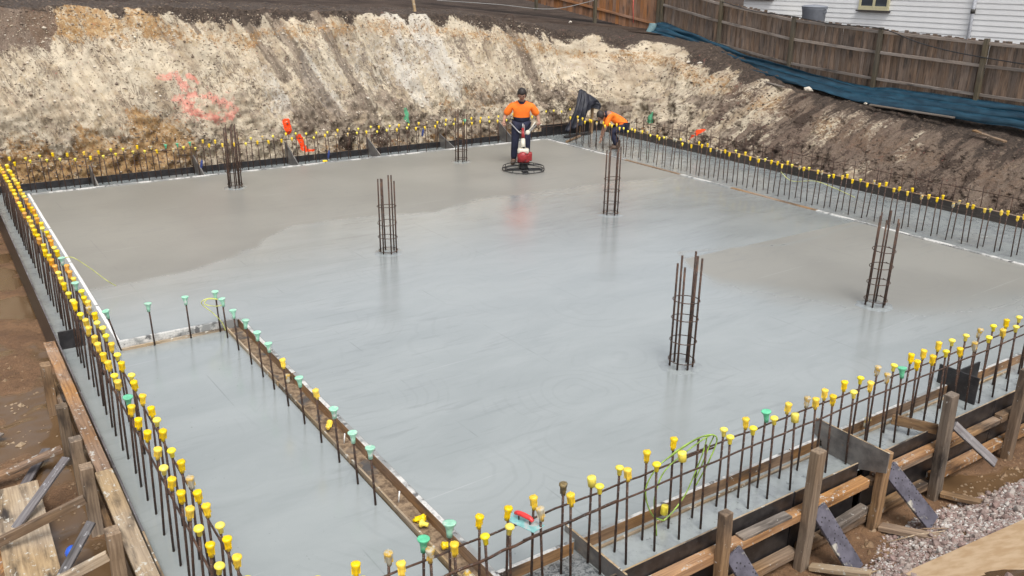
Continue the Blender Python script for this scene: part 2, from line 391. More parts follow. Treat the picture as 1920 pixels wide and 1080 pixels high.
# earth ------------------------------------------------------------
def mk_bank():
    t = NT('cut_earth_bank'); co = t.coord('Object')
    uvn = t.new('ShaderNodeUVMap'); uvn.uv_map = 'face'; uv = uvn.outputs[0]
    m1 = t.sep(t.attr('m1')); m2 = t.sep(t.attr('m2')); m3 = t.sep(t.attr('m3'))
    st = t.noise(t.mapping(uv, (1.9, .45, 1)), 1.2, 8, .64, .5)
    rug = t.attr('rugged', 'Fac')
    st2 = t.noise(t.mapping(uv, (5, 1.5, 1)), 1.4, 6, .72, .5)
    blot = t.noise(co, 1.9, 8, .72, .4); fine = t.noise(co, 11, 6, .78, .3); grit = t.noise(co, 42, 4, .8)
    med = t.noise(t.mapping(uv, (1.1, .55, 1)), 5.0, 7, .76, .7)
    base = t.mix(t.rng(st, .36, .62), (.35, .275, .19), (.60, .515, .385))
    base = t.mix(t.rng(blot, .44, .60, 0, .7), base, (.53, .465, .36))
    base = t.mix(t.rng(t.noise(co, 2.6, 7, .75, .5), .53, .66, 0, .75), base, (.38, .285, .17))
    base = t.mix(t.rng(t.noise(uv, 2.1, 7, .75), .55, .68, 0, .5), base, (.34, .255, .21))
    rdg = t.math('ABSOLUTE', t.math('SUBTRACT', t.noise(t.mapping(uv, (1.5, .6, 1)), 2.6, 8, .72, .9), .5))
    rdg2 = t.math('ABSOLUTE', t.math('SUBTRACT', t.noise(co, 7.5, 6, .75, .6), .5))
    base = t.mix(t.math('MULTIPLY', t.rng(rdg, .0, .034, .95, 0), t.rng(t.noise(co, .9, 4, .6), .42, .6, .0, 1)), base, (.12, .09, .068))
    base = t.mix(t.math('MULTIPLY', t.rng(rdg2, .0, .03, .6, 0), t.math('MULTIPLY', t.rng(t.noise(co, 1.4, 3, .6), .42, .6, .15, 1), t.rng(rug, 0, 1, .35, 1, False))), base, (.24, .195, .155))
    base = t.mix(t.rng(t.math('ADD', med, t.math('MULTIPLY', t.math('SUBTRACT', blot, .5), -.6)), .57, .70, 0, .75), base, (.22, .175, .135))
    mixn = t.math('ADD', t.math('MULTIPLY', fine, .55), t.math('MULTIPLY', med, .45))
    def soft(mask, nz, k=.9, a=.42, b=.62):
        return t.rng(t.math('ADD', mask, t.math('MULTIPLY', t.math('SUBTRACT', nz, .5), k)), a, b)
    base = t.mix(t.math('MULTIPLY', soft(m2[1], mixn, 3.4, .46, .95), .75), base, (.58, .55, .49))                        # chalk white
    base = t.mix(t.math('MULTIPLY', soft(m1[1], mixn, 2.6, .40, .70), .80), base, t.mix(t.rng(st2, .42, .58), (.11, .082, .062), (.27, .215, .165)))  # grey-brown streaks
    base = t.mix(t.math('MULTIPLY', soft(m1[2], mixn, 3.4, .40, .75), .8), base, t.mix(t.rng(fine, .4, .6), (.42, .26, .10), (.30, .155, .05)))  # ochre
    base = t.mix(t.math('MULTIPLY', soft(m3[0], mixn, 2.6, .38, .7), .88), base, t.mix(t.rng(grit, .4, .6), (.085, .058, .044), (.185, .132, .102)))  # brown clay of the right bank
    base = t.mix(t.math('MULTIPLY', soft(m3[1], mixn, 3.0, .42, .66), .9), base, (.05, .034, .026))     # dark damp lumps; low on the back face, painted rock shade
    spk = t.math('ADD', grit, t.math('MULTIPLY', fine, .6))
    base = t.mix(t.rng(spk, .90, 1.04, 0, .8), base, (.13, .10, .08))
    base = t.mix(t.rng(fine, .62, .72, 0, .4), base, (.19, .15, .12))
    base = t.mix(t.rng(t.noise(co, 31, 4, .7), .66, .74, 0, .5), base, (.56, .51, .43))
    ts = t.mix(t.rng(fine, .35, .7), (.036, .027, .022), (.105, .078, .06))
    ts = t.mix(t.rng(grit, .62, .72, 0, .6), ts, (.22, .18, .14))
    base = t.mix(soft(m1[0], mixn, 2.2, .40, .60), base, ts)
    base = t.mix(t.math('MULTIPLY', soft(m2[0], mixn, 5.5, .45, 1.05), .5), base, (.72, .17, .14))  # sprayed pink marks
    base = t.mix(soft(m2[2], grit, .5, .45, .55), base, (.95, .075, .012))                      # fluorescent orange-red paint
    base = t.mix(soft(m3[2], grit, .6, .45, .55), base, (.10, .33, .18))                        # green paint
    h = t.math('ADD', t.math('MULTIPLY', st2, .8), t.math('MULTIPLY', t.math('MULTIPLY', fine, .9), t.rng(rug, 0, 1, .35, 1, False)))
    bn = t.new('ShaderNodeBump'); t.val(bn, 'Height', h); t.val(bn, 'Strength', t.rng(rug, 0, 1, .45, 1.0, False)); bn.inputs['Distance'].default_value = .07
    nb = t.bump(grit, .5, .02, bn.outputs[0])
    return t.out(base, t.rng(blot, .3, .7, .72, .95), nb, spec=.25)
M['bank'] = mk_bank()
def mk_soil(name, a, b, wetlo=.2, wethi=.45, rough=.9, puddle=False, stone=(.3, .25, .2)):
    t = NT(name); co = t.coord('Object')
    n = t.noise(co, 1.3, 6, .65); f = t.noise(co, 12, 5, .75); g = t.noise(co, 50, 4, .7)
    c = t.mix(t.rng(n, .35, .65), a, b); c = t.mix(t.rng(f, .45, .7, 0, .6), c, tuple(x * .5 for x in a))
    c = t.mix(t.rng(g, .62, .7, 0, .6), c, stone)
    nb = t.bump(t.math('ADD', f, t.math('MULTIPLY', g, .5)), .7, .04)
    if puddle:
        p = t.rng(t.noise(co, .9, 3, .5), .47, .53)
        rg = t.rng(p, 0, 1, .85, .12, False); c = t.mix(p, c, (.125, .075, .038))
        bn = t.new('ShaderNodeBump'); t.val(bn, 'Height', t.math('ADD', f, t.math('MULTIPLY', g, .5)))
        t.val(bn, 'Strength', t.rng(p, 0, 1, .7, .03, False)); bn.inputs['Distance'].default_value = .04
        return t.out(c, rg, bn.outputs[0])
    return t.out(c, rough, nb, spec=.12)
M['topsoil'] = mk_soil('dark_topsoil', (.040, .028, .022), (.085, .062, .048))
M['mud'] = mk_soil('wet_brown_mud', (.135, .072, .036), (.215, .12, .06), puddle=True)

# ------------------------------------------------------------------ timber pieces
def timber(name, p0, p1, w, h, mat, parent=None, roll=0.0, bev=.004, seg=5, wob=.0015, upref=(0, 0, 1), mats=None, topmat=None):
    """a length from p0 to p1 (centre line); w across, h along upref; grain along local X"""
    p0 = Vector(p0); p1 = Vector(p1); d = p1 - p0; L = d.length; x = d.normalized()
    up = Vector(upref); y = up.cross(x).normalized(); z = x.cross(y)
    Mx = Matrix((x, y, z)).transposed().to_4x4() @ Matrix.Rotation(roll, 4, 'X')
    bm = bmesh.new(); r = random.Random(hash((round(p0.x, 3), round(p0.y, 3), round(p1.x, 3), round(p0.z, 3))) & 0xffff)
    rings = []
    for i in range(seg + 1):
        f = -.5 + i / seg; oy, oz = r.uniform(-wob, wob), r.uniform(-wob, wob)
        ring = []
        for sy, sz in ((-1, -1), (1, -1), (1, 1), (-1, 1)):
            ex = r.uniform(-.004, .004) if i in (0, seg) else 0
            ring.append(bm.verts.new((f * L + ex, sy * w / 2 + oy, sz * h / 2 + oz)))
        rings.append(ring)
    for i in range(seg):
        a, b = rings[i], rings[i + 1]
        for k in range(4):
            k2 = (k + 1) % 4; fc = bm.faces.new((a[k], b[k], b[k2], a[k2]))
            if topmat is not None and k == 2: fc.material_index = 1
    bm.faces.new(rings[0]); bm.faces.new(rings[-1][::-1])
    bm.normal_update()
    if bev > 0:
        ed = [e for e in bm.edges if len(e.link_faces) == 2 and e.calc_face_angle(0) > .6]
        bmesh.ops.bevel(bm, geom=ed, offset=min(bev, w * .25, h * .25), segments=1, affect='EDGES')
    me = bpy.data.meshes.new(name); bm.to_mesh(me); bm.free(); me.materials.append(mat)
    if topmat is not None: me.materials.append(topmat)
    me.shade_flat()
    o = bpy.data.objects.new(name, me); C.objects.link(o)
    Mw = Mx.copy(); Mw.translation = (p0 + p1) / 2
    if parent:
        o.parent = parent; o.matrix_basis = parent.matrix_basis.inverted() @ Mw
    else: o.matrix_basis = Mw
    return o

# ------------------------------------------------------------------ the slab
WET = [(-2, 13.2), (1.74, 13.26), (2.58, 13.31), (3.45, 13.54), (4.0, 13.9), (4.33, 14.11), (4.8, 14.7), (5.43, 15.05), (6.06, 15.0), (6.88, 14.86),
       (8.0, 14.55), (8.55, 14.71), (9.31, 15.0), (10.62, 14.92), (12.46, 14.77), (13.6, 14.6), (14.9, 14.3)]
wx = np.array([p[0] for p in WET]); wy = np.array([p[1] for p in WET])
WR = [(20, 9.75), (14.0, 9.6), (13.2, 9.45), (12.2, 9.45), (11.3, 9.8), (10.3, 10.1), (9.9, 9.4), (9.8, 8.6), (10.1, 7.5), (10.3, 6.3), (10.5, 5.0), (10.7, 3.5)]

def grid_mesh(xs, ys, z=0.0, zf=None):
    X, Y = np.meshgrid(xs, ys); n, m = X.shape
    Z = np.full(X.shape, z) if zf is None else zf(X, Y)
    co = np.stack([X, Y, Z], -1).reshape(-1, 3)
    i = np.arange(n * m).reshape(n, m)
    f = np.stack([i[:-1, :-1], i[:-1, 1:], i[1:, 1:], i[1:, :-1]], -1).reshape(-1, 4)
    return co, f
def np_mesh(name, co, f, mat, smooth=True):
    me = bpy.data.meshes.new(name); me.from_pydata(co.tolist(), [], f.tolist()); me.materials.append(mat)
    if smooth: me.polygons.foreach_set('use_smooth', [True] * len(me.polygons))
    me.update(); return me

XS1, YS1 = 14.68, 20.0
xs = np.linspace(1.57, XS1, 190); ys = np.linspace(4.72, YS1, 220)
co, f = grid_mesh(xs, ys)
# leave out the set-down corner beyond the channel (x < 3.07, y < 11.03)
cen = co[f].mean(1); keep = ~((cen[:, 0] < 3.07) & (cen[:, 1] < 11.03)); f = f[keep]
sdv = np.interp(co[:, 0], wx, wy) - co[:, 1]                       # > 0 : still wet
# second trowelled area along the right
rx, ry = co[:, 0], co[:, 1]
dR = polydist(rx, ry, WR)
inside = (ry < 9.75) & (rx > np.interp(ry, [p[1] for p in WR[::-1]], [p[0] for p in WR[::-1]]))
dryness = np.where(inside, dR, -dR)
lowf = sstep(9.6, 8.6, ry)                      # crisp along the far side, fading out nearer the viewer
dry_soft = np.clip(.5 + dryness * (.55 + 3.5 * (1 - lowf)), 0, 1) * sstep(4.6, 7.2, ry + .25 * (rx - 12))
sd = sdv
me = np_mesh('concrete_slab', co, f, M['slab'])
at = me.attributes.new('wetdist', 'FLOAT', 'POINT'); at.data.foreach_set('value', np.clip(sd, -3, 3).astype(np.float32))
me.attributes.new('dryness', 'FLOAT', 'POINT').data.foreach_set('value', dry_soft.astype(np.float32))
slab = link('concrete_slab', me); tag(slab, kind='structure')
# skirt of the slab under its edge boards
sk = MB()
for a, b in (((1.575, 11.03), (1.575, 20)), ((1.575, 20), (14.68, 20)), ((14.68, 20), (14.68, 4.72)), ((14.68, 4.72), (3.075, 4.72)), ((3.075, 4.72), (3.075, 11.03)), ((3.075, 11.03), (1.575, 11.03))):
    sk.add([(a[0], a[1], -.002), (b[0], b[1], -.002), (b[0], b[1], -.2), (a[0], a[1], -.2)], [(0, 1, 2, 3)])
tag(sk.build('slab_side', M['strip']), kind='structure')

def strip(name, x0, x1, y0, y1, mat, z=-.1, step=.5):
    nx = max(2, int((x1 - x0) / step) + 1); ny = max(2, int((y1 - y0) / step) + 1)
    co, f = grid_mesh(np.linspace(x0, x1, nx), np.linspace(y0, y1, ny), z)
    n = len(co); me = np_mesh(name, co, f, mat, False)
    return tag(link(name, me), kind='structure')
strip('lower_slab', .93, 2.86, 4.2, 11.0, M['low'])
strip('left_rebate', .93, 1.575, 11.0, 20.9, M['strip'])
strip('front_rebate', 2.86, 13.6, 4.2, 4.72, M['strip'])
strip('back_rebate', 1.575, 17.4, 20.0, 20.9, M['strip'], z=-.1)
strip('right_rebate', 14.68, 17.4, 2.0, 20.0, M['strip'])
strip('rough_concrete', 3.1, 3.86, 4.22, 4.66, M['fresh'], z=-.093)

# edge boards round the slab
def run_boards(pts_a, pts_b, name, mat, w, h, label, cat, group, n, zc, jit=.008, upref=(0, 0, 1), **k):
    a, b = Vector(pts_a), Vector(pts_b); out = []
    for i in range(n):
        p = a.lerp(b, i / n) ; q = a.lerp(b, (i + 1) / n); d = (q - p).normalized()
        p2 = p + d * .004; q2 = q - d * .004
        j = rnd.uniform(-jit, jit)
        o = timber(name, (p2.x, p2.y, zc + j * .3), (q2.x, q2.y, zc - j * .3), w, h, mat, **k)
        tag(o, label, cat, group); out.append(o)
    return out
run_boards((1.55, 11.05, 0), (1.55, 20.05, 0), 'edge_board', M['white_board_clean'], .045, .13, 'thin white edge board between the left starter bars and the slab', 'edge board', 'white edge boards on the left', 4, -.045, bev=.003)
tag(timber('edge_board', (1.53, 11.01, -.045), (3.03, 11.01, -.045), .045, .13, M['white_strip'], bev=.003),
    'white cement-spattered board closing the lower slab corner, behind three green-capped bars', 'edge board')
tag(timber('ledge_batten', (1.57, 10.965, -.085), (2.86, 10.965, -.085), .03, .04, M['timber_pale'], bev=.002),
    'thin pale batten along the foot of the white spattered board', 'batten')
for i, (a, b) in enumerate([(1.6, 4.0), (4.0, 6.4), (6.4, 9.2), (9.2, 12.0), (12.0, 14.66)]):
    tag(timber('edge_board', (a, 20.02, -.045), (b - .008, 20.02, -.045 + rnd.uniform(-.004, .004)), .09, .12, M['white_strip'], bev=.004),
        'white cement-smeared edge board along the back of the slab', 'edge board', 'edge boards along the back of the slab')
segs = [(20.0, 18.3, 'w'), (18.3, 16.6, 'w'), (16.6, 14.6, 't'), (14.6, 13.0, 'w'), (13.0, 10.7, 't'), (10.7, 9.3, 'w'), (9.3, 8.4, 'w'), (8.4, 7.6, 'w2'), (7.6, 5.2, 'w'), (5.2, 2.2, 'w')]
for a, b, k in segs:
    white = k[0] == 'w'
    tag(timber('edge_board', (14.71, a - .004, -.045), (14.71, b + .004, -.045), .085 if k != 'w2' else .11, .12, M['white_strip'] if white else M['timber'], bev=.004),
        ('white cement-spattered edge board along the right of the slab' if white else 'brown timber edge board between white ones along the right of the slab'),
        'edge board', 'edge boards along the right of the slab')
ei = [(3.08, 3.84), (3.9, 6.55), (6.56, 7.0), (7.06, 9.4), (9.41, 11.5), (11.51, 13.6)]
for i, (a, b) in enumerate(ei):
    tag(timber('edge_board', (a, 4.70, -.05), (b, 4.70, -.05), .04, .125, M['edge_brown'], bev=.003, topmat=M['white_strip']),
        '%s brown edge board from the left between the slab and the front bars' % ['first', 'second', 'third', 'fourth', 'fifth', 'sixth'][i], 'edge board', 'brown edge boards along the front of the slab')
tag(timber('ledge_batten', (3.95, 4.615, -.086), (6.95, 4.615, -.086), .02, .025, M['timber_pale'], bev=.002), 'thin batten pressed in wet concrete in the front bay', 'batten', 'battens at the foot of the front edge board')
tag(timber('ledge_batten', (7.06, 4.615, -.086), (10.5, 4.615, -.086), .02, .025, M['timber_pale'], bev=.002), 'thin batten pressed in wet concrete in the front bay', 'batten', 'battens at the foot of the front edge board')

# channel of two boards
CH = [(3.055, 11.0, 9.0), (3.055, 8.99, 7.0), (3.055, 6.99, 4.25)]
for i, (x, a, b) in enumerate(CH):
    tag(timber('channel_board', (x + .012 + .004 * i, a, -.053), (x + .012 + .004 * i, b, -.053), .05, .13, M['edge_brown'], bev=.003, topmat=M['white_strip']),
        'taller brown slab-side board of the timber channel, %s' % ['far length', 'middle length', 'near length'][i], 'formwork board', 'right-hand boards of the timber channel')
    tag(timber('channel_board', (2.875 + .006 * i, a - .02, -.09), (2.875 + .006 * i, b, -.09), .02, .065, M['timber_pale'], bev=.002),
        'low thin board of the timber channel beside green-capped bars, %s' % ['far length', 'middle length', 'near length'][i], 'formwork board', 'left-hand boards of the timber channel')
def mk_chfloor():
    t = NT('channel_soil'); co = t.coord('Object')
    n = t.noise(co, 12, 5, .7); k = t.noise(co, 2.5, 3)
    c = t.mix(t.rng(n, .35, .65), (.10, .065, .04), (.30, .215, .135)); c = t.mix(t.rng(k, .55, .65), c, (.075, .07, .068))
    return t.out(c, .8, t.bump(n, .8, .02))
co, f = grid_mesh(np.linspace(2.885, 3.045, 8), np.linspace(4.25, 10.98, 170), zf=lambda X, Y: -.108 + .022 * fbm(X * 22, Y * 22, 3, 5))
tag(link('channel_floor', np_mesh('channel_floor', co, f, mk_chfloor())), kind='structure')

# ------------------------------------------------------------------ the earth bank (one loft from toe to crest) and the ground beyond
L1, LA, LR = 30.9, 0.9 * math.pi / 2, 24.0
def toe(s):
    if s < L1: return -14 + s, 21.15, 0.0, 1.0
    if s < L1 + LA:
        a = (s - L1) / .9; return 16.9 + .9 * math.sin(a), 20.25 + .9 * math.cos(a), math.sin(a), math.cos(a)
    return 17.8, 20.25 - (s - L1 - LA), 1.0, 0.0
cs = [0, 17, 20, 23, 28, 30, L1, L1 + LA, L1 + LA + 2, L1 + LA + 4.3, L1 + LA + 9, L1 + LA + 16, L1 + LA + 24]
cz = [3.6, 3.6, 3.55, 3.45, 3.25, 3.0, 2.85, 2.35, 1.80, 1.32, 1.02, .98, .95]
cd = [1.35, 1.35, 1.35, 1.35, 1.38, 1.5, 1.75, 2.6, 2.85, 2.9, 2.9, 2.9, 2.9]
s_arr = np.concatenate([np.arange(0, 12, .12), np.arange(12, L1 + LA + 13, .036), np.arange(L1 + LA + 13, L1 + LA + LR, .12)])
TC = 100
def bank_xyz(s_arr, trow, kind):
    T = np.array([toe(s) for s in s_arr]); Z = np.interp(s_arr, cs, cz); D = np.interp(s_arr, cs, cd)
    t = trow[:, None]
    right = sstep(L1 - 1.0, L1 + LA + 1.5, s_arr)[None, :]
    tt = np.clip(t, 0, 1)
    d = D * np.where(True, tt ** (1.0 + .25 * right), 0)
    zc = -.45 + (Z + .45) * (1 - (1 - tt) ** 1.12)
    # rounded crest then ground running on outwards
    over = np.clip(t - 1, 0, None)
    d = d + over * 3.0
    zc = zc + over * 3.0 * (.05 + .20 * right * np.clip(1 - over * 1.5, 0, 1))
    return T, d, zc, right, tt, over
trow = np.concatenate([np.linspace(0, 1, TC), 1 + np.linspace(.02, .62, 26)])
T, d, zc, right, tt, over = bank_xyz(s_arr, trow, 0)
SS = np.broadcast_to(s_arr[None, :], d.shape)
U = SS + .40 * zc * (1 - right)                       # slanted fall line on the back face
n1 = fbm(U * .55, zc * .25 + 3, 4, 11) - .5
n2 = fbm(U * 2.2, zc * .7, 4, 23) - .5
n3 = fbm(SS * 7, zc * 7, 4, 37) - .5
n4 = fbm(SS * 2.0, zc * 2.4, 4, 51) - .5
fade = sstep(0, .08, tt)
low = 1 - sstep(.15, .6, tt)
n5 = fbm(SS * 16, zc * 16, 3, 61) - .5
crest = sstep(.8, 1.0, tt)
gro = np.abs(np.sin(U * 2 * np.pi / .30 + 2.5 * fbm(U * .6, zc * .5, 3, 401)))        # bucket-tooth grooves
grom = sstep(.42, .62, fbm(U * .45, zc * .9, 3, 411)) * (1 - right) + sstep(.45, .6, fbm(U * .6, zc * .8, 3, 421)) * right * .8
n6 = np.abs(fbm(SS * 3.2, zc * 3.2, 5, 431) - .5)
disp = (n1 * .38 + n2 * .20 + n3 * (.05 + .20 * low + .14 * right) + n4 * (.08 + .25 * right + .36 * low) + n5 * (.025 + .04 * low + .03 * right) + (1 - gro) ** 2 * .06 * grom - sstep(.06, 0, n6) * .05 * np.clip(low + right, 0, 1)) * fade * (1 - .6 * crest * right)
X = T[:, 0][None, :] + T[:, 2][None, :] * (d - disp * (1 - .5 * crest))
Y = T[:, 1][None, :] + T[:, 3][None, :] * (d - disp * (1 - .5 * crest))
Zb = zc + (n3 * .10 + n4 * .12) * fade + crest * n2 * .10 * (1 - right)
# gully near the right part of the back face (pale-brown rut)
SX = T[:, 0][None, :] + 0 * d
rut = polydist(SX + T[:, 2][None, :] * d, Zb, [(14.5, 3.6), (15.06, 3.1), (15.4, 2.05), (15.75, 1.13), (16.2, .2)])
Y = Y + .16 * np.exp(-(rut / .22) ** 2) * (1 - right)
co = np.stack([X, Y, Zb], -1).reshape(-1, 3); n_, m_ = X.shape
i = np.arange(n_ * m_).reshape(n_, m_)
f = np.stack([i[:-1, :-1], i[:-1, 1:], i[1:, 1:], i[1:, :-1]], -1).reshape(-1, 4)
me = np_mesh('earth_bank', co, f, M['bank'])
me.uv_layers.new(name='face')
uvp = np.stack([U, zc], -1).reshape(-1, 2)
li = np.zeros(len(me.loops), np.int32); me.loops.foreach_get('vertex_index', li)
me.uv_layers['face'].data.foreach_set('uv', uvp[li].astype(np.float32).ravel())
# masks in metres on the face: A = distance along the edge (x on the back, mirrored y on the right), z = height
A = SS - 14.0                                          # equals world x along the back
z = zc
nz = fbm(U * 1.5, z * 1.2, 5, 71) - .5; nzf = fbm(SS * 5, z * 5, 4, 83) - .5; nzs = fbm(U * 3.5, z * .6, 4, 97) - .5
AR = (L1 - 14) + LA                                     # start of right face (y = 20.25)
ty = [-14, 3.0, 4.5, 5.4, 6.8, 7.65, 9.1, 11.4, 13.1, 14.85, 15.8, 16.9, AR, AR + 1.4, AR + 4, AR + 6.1, AR + 7.7, AR + 10, AR + 20]
tz = [3.6, 3.6, 3.55, 3.35, 3.15, 3.35, 3.38, 3.33, 3.2, 2.95, 2.75, 2.5, 2.2, 1.80, 1.40, 1.12, .92, .78, .70]
TZ = np.interp(A, ty, tz)
topsoil = sstep(-.30, .22, z - TZ + nz * .45 + nzs * .6 + nzf * .35)
topsoil = np.where(over > 0, 1, topsoil)
rbl = sstep(AR - .8, AR + 4.6, A + nz * 3)
grey = np.zeros_like(z)
for pts, w, k in [([(6.6, 3.9), (7.04, 3.22), (7.49, 2.46), (7.8, 1.9)], .13, 1.0), ([(7.5, 3.8), (7.69, 3.46), (8.29, 2.3), (8.91, 1.1)], .15, .95),
                  ([(8.91, 1.1), (9.2, .4)], .22, .8), ([(8.75, 3.8), (9.05, 3.19), (9.55, 1.99), (10.03, .62)], .17, .85),
                  ([(14.5, 3.6), (15.06, 3.1), (15.4, 2.05), (15.75, 1.13), (16.2, .2)], .20, 1.0),
                  ([(4.9, 3.6), (5.0, 3.1), (5.3, 2.7)], .05, 1), ([(5.6, 3.4), (5.9, 3.0)], .04, 1),
                  ([(8.0, 2.3), (8.6, 1.3), (8.8, .6)], .10, .7), ([(12.6, 2.9), (12.9, 2.5)], .12, .5), ([(10.5, 1.2), (11.2, .5)], .3, .75), ([(11.0, .9), (12.0, .3)], .25, .6)]:
    grey = np.maximum(grey, k * (1 - sstep(w * .5, w * 1.7, polydist(A, z, pts) + nzf * .12 + nzs * .10)))
grey = np.maximum(grey, .62 * sstep(.55, .75, fbm(U * 2.6, z * .8, 5, 131)) * sstep(6, 8.5, A) * (1 - rbl))
grey = np.maximum(grey, .8 * sstep(.5, .62, fbm(SS * 1.7, z * 2.0, 5, 151)) * (1 - sstep(.9, 1.8, z)) * sstep(6.5, 8, A))
grey = np.maximum(grey, .6 * sstep(.56, .68, fbm(SS * 1.9, z * 3.2, 5, 161)) * (1 - sstep(.9, 2.3, z)) * (A < 7))
band = (1 - sstep(.0, .45, np.abs(z - (TZ - .35)) + nz * .5)) * .62                                   # brown wash under the topsoil
ochre = .85 * (1 - sstep(.4, 1.4, z + nz * 1.3)) * (1 - sstep(4.2, 6.8, A))
ochre = np.maximum(ochre, .75 * (1 - sstep(.2, .9, np.hypot((A - 4.5) * .5, z - .7) + nz * 1.0)))
ochre = np.maximum(ochre, .5 * (1 - sstep(.1, .55, z + .1 + nz * .6)) * sstep(6, 9, A) * (1 - rbl))
ochre = np.maximum(ochre, .42 * (1 - sstep(.2, .9, np.hypot((A - 13.3) * .4, z - 1.0) + nz * 1.1)))
ochre = np.maximum(ochre, .7 * (1 - sstep(.3, .8, np.hypot((A - 3.4) * .35, z - 3.3) + nz * .7)))
ochre = np.maximum(ochre, band * .9)
white = .85 * sstep(.50, .66, fbm(U * 1.5, z * .55, 4, 191) ) * sstep(6, 8, A) * (1 - sstep(12.5, 14, A)) * sstep(.4, 1.2, z)
white = np.maximum(white, .9 * (1 - sstep(.25, .8, np.abs((U - 9.35)) + nz * .8)) * sstep(1, 1.8, z) * (1 - sstep(2.7, 3.2, z)))
white = np.maximum(white, .5 * (1 - sstep(.3, 1.2, np.hypot((A - 16.6) * .8, z - 1.6) + nz * 1.2)))
white = np.maximum(white, .6 * (1 - sstep(.5, 2.0, np.hypot((A - 11.5) * .45, z - 2.3) + nz * 1.1)))
pink = np.zeros_like(z)
for pts, w in [([(4.83, 2.01), (5.2, 2.05), (5.35, 1.75)], .10), ([(5.5, 2.0), (5.7, 1.9)], .07), ([(5.1, 1.52), (5.54, 1.60), (5.95, 1.5), (6.1, 1.35)], .09), ([(5.35, 1.45), (5.4, 1.2), (5.86, .99), (6.15, .95)], .11),
               ([(6.2, 1.39), (6.45, 1.2), (6.33, 1.05)], .12), ([(5.2, 1.4), (5.35, 1.2)], .1)]:
    pink = np.maximum(pink, (1 - sstep(w * .4, w * 1.6, polydist(A, z, pts) + nzf * .10)))
pink = np.maximum(pink, .45 * (1 - sstep(.35, .6, np.hypot((A - 5.75) * .6, z - 1.3) + nzf * .3)))
orange = np.zeros_like(z)
for pts, w in [([(7.60, .80), (7.60, .62)], .11), ([(7.92, .42), (7.97, .16)], .085), ([(8.0, .10), (8.2, .08)], .04),
               ([(AR + 2.66, .26), (AR + 2.70, .24)], .085), ([(AR + 2.60, .10), (AR + 2.6, .02)], .045)]:
    orange = np.maximum(orange, 1 - sstep(w * .8, w * 1.1, polydist(A, z, pts) + nzf * .05))
green = np.zeros_like(z)
for pts, w in [([(AR + .55, .45), (AR + .6, .32)], .10), ([(11.05, .85), (11.06, .55)], .06)]:
    green = np.maximum(green, .8 * (1 - sstep(w * .8, w * 1.2, polydist(A, z, pts) + nzf * .06)))
brown = np.maximum(rbl * (.70 + nz * 1.6 + nzs * 1.0) + .5 * sstep(AR + 5, AR + 8, A), .5 * sstep(16, 18.5, A) * (nzf * 1.5 + .5))
brown = np.maximum(brown, (1 - sstep(2.4, 3.1, A + nz * 2)) * sstep(2.2, 2.9, z + nz) * .95)
damp_shade = rbl * (.36 + nz * 2.0 + nzf * 1.4)
damp_shade = np.maximum(damp_shade, .75 * sstep(.52, .64, fbm(SS * 2.2, z * 2.6, 4, 211)) * (1 - sstep(.5, 1.3, z + nz)) * sstep(7.3, 8.2, A) * (1 - sstep(10.0, 11, A)) * 1.0)  # shade between the low rocks of the back face, painted dark
damp_shade = np.maximum(damp_shade, .42 * (1 - sstep(.3, .8, np.hypot((A - 16.9) * .8, z - .9) + nz * .9)))
def putc(name, a, b, c):
    cc = np.stack([a, b, c, np.ones_like(a)], -1).reshape(-1, 4).clip(0, 1).astype(np.float32)
    me.color_attributes.new(name, 'FLOAT_COLOR', 'POINT').data.foreach_set('color', cc.ravel())
rugged = np.clip(low + right + .5 * sstep(.5, .6, fbm(SS * .8, z * .8, 3, 501)), 0, 1)
me.attributes.new('rugged', 'FLOAT', 'POINT').data.foreach_set('value', rugged.reshape(-1).astype(np.float32))
putc('m1', topsoil, grey, ochre); putc('m2', pink, white, orange); putc('m3', brown, damp_shade, green)
tag(link('earth_bank', me), kind='structure')

# clods and small stones on the crest and the lower face
def rock_mesh(name, mat, seed, sq=(1, .8, .7)):
    r = random.Random(seed); bm = bmesh.new(); bmesh.ops.create_icosphere(bm, subdivisions=1, radius=1)
    for v in bm.verts: v.co = Vector((v.co.x * sq[0], v.co.y * sq[1], v.co.z * sq[2])) * r.uniform(.75, 1.2)
    me = bpy.data.meshes.new(name); bm.to_mesh(me); bm.free(); me.materials.append(mat); return me

# ground beyond the crest, carried on to the horizon
sg = np.concatenate([np.arange(0, L1 - 1, 1.0), np.arange(L1 - 1, L1 + LA + 1, .2), np.arange(L1 + LA + 1, L1 + LA + LR, 1.0)])
Tg = np.array([toe(s) for s in sg]); Zg = np.interp(sg, cs, cz); Dg = np.interp(sg, cs, cd)
rg = sstep(L1 - 1.0, L1 + LA + 1.5, sg)
dd = np.array([1.2, 1.5, 2.2, 3.5, 6, 10, 20, 50, 150, 500])
rows = []
for q in dd:
    zz = Zg + q * .05 + .25 * rg * .99 - (.02 if q > 1.3 else .06)
    zz = Zg + np.minimum(q, 12) * .04 + .22 * rg - (.0 if q > 1.9 else .05)
    rows.append(np.stack([Tg[:, 0] + Tg[:, 2] * (Dg + q), Tg[:, 1] + Tg[:, 3] * (Dg + q), zz], -1))
G = np.stack(rows); n_, m_, _ = G.shape; i = np.arange(n_ * m_).reshape(n_, m_)
f = np.stack([i[:-1, :-1], i[:-1, 1:], i[1:, 1:], i[1:, :-1]], -1).reshape(-1, 4)
tag(link('ground', np_mesh('ground', G.reshape(-1, 3), f, M['topsoil'])), kind='structure')

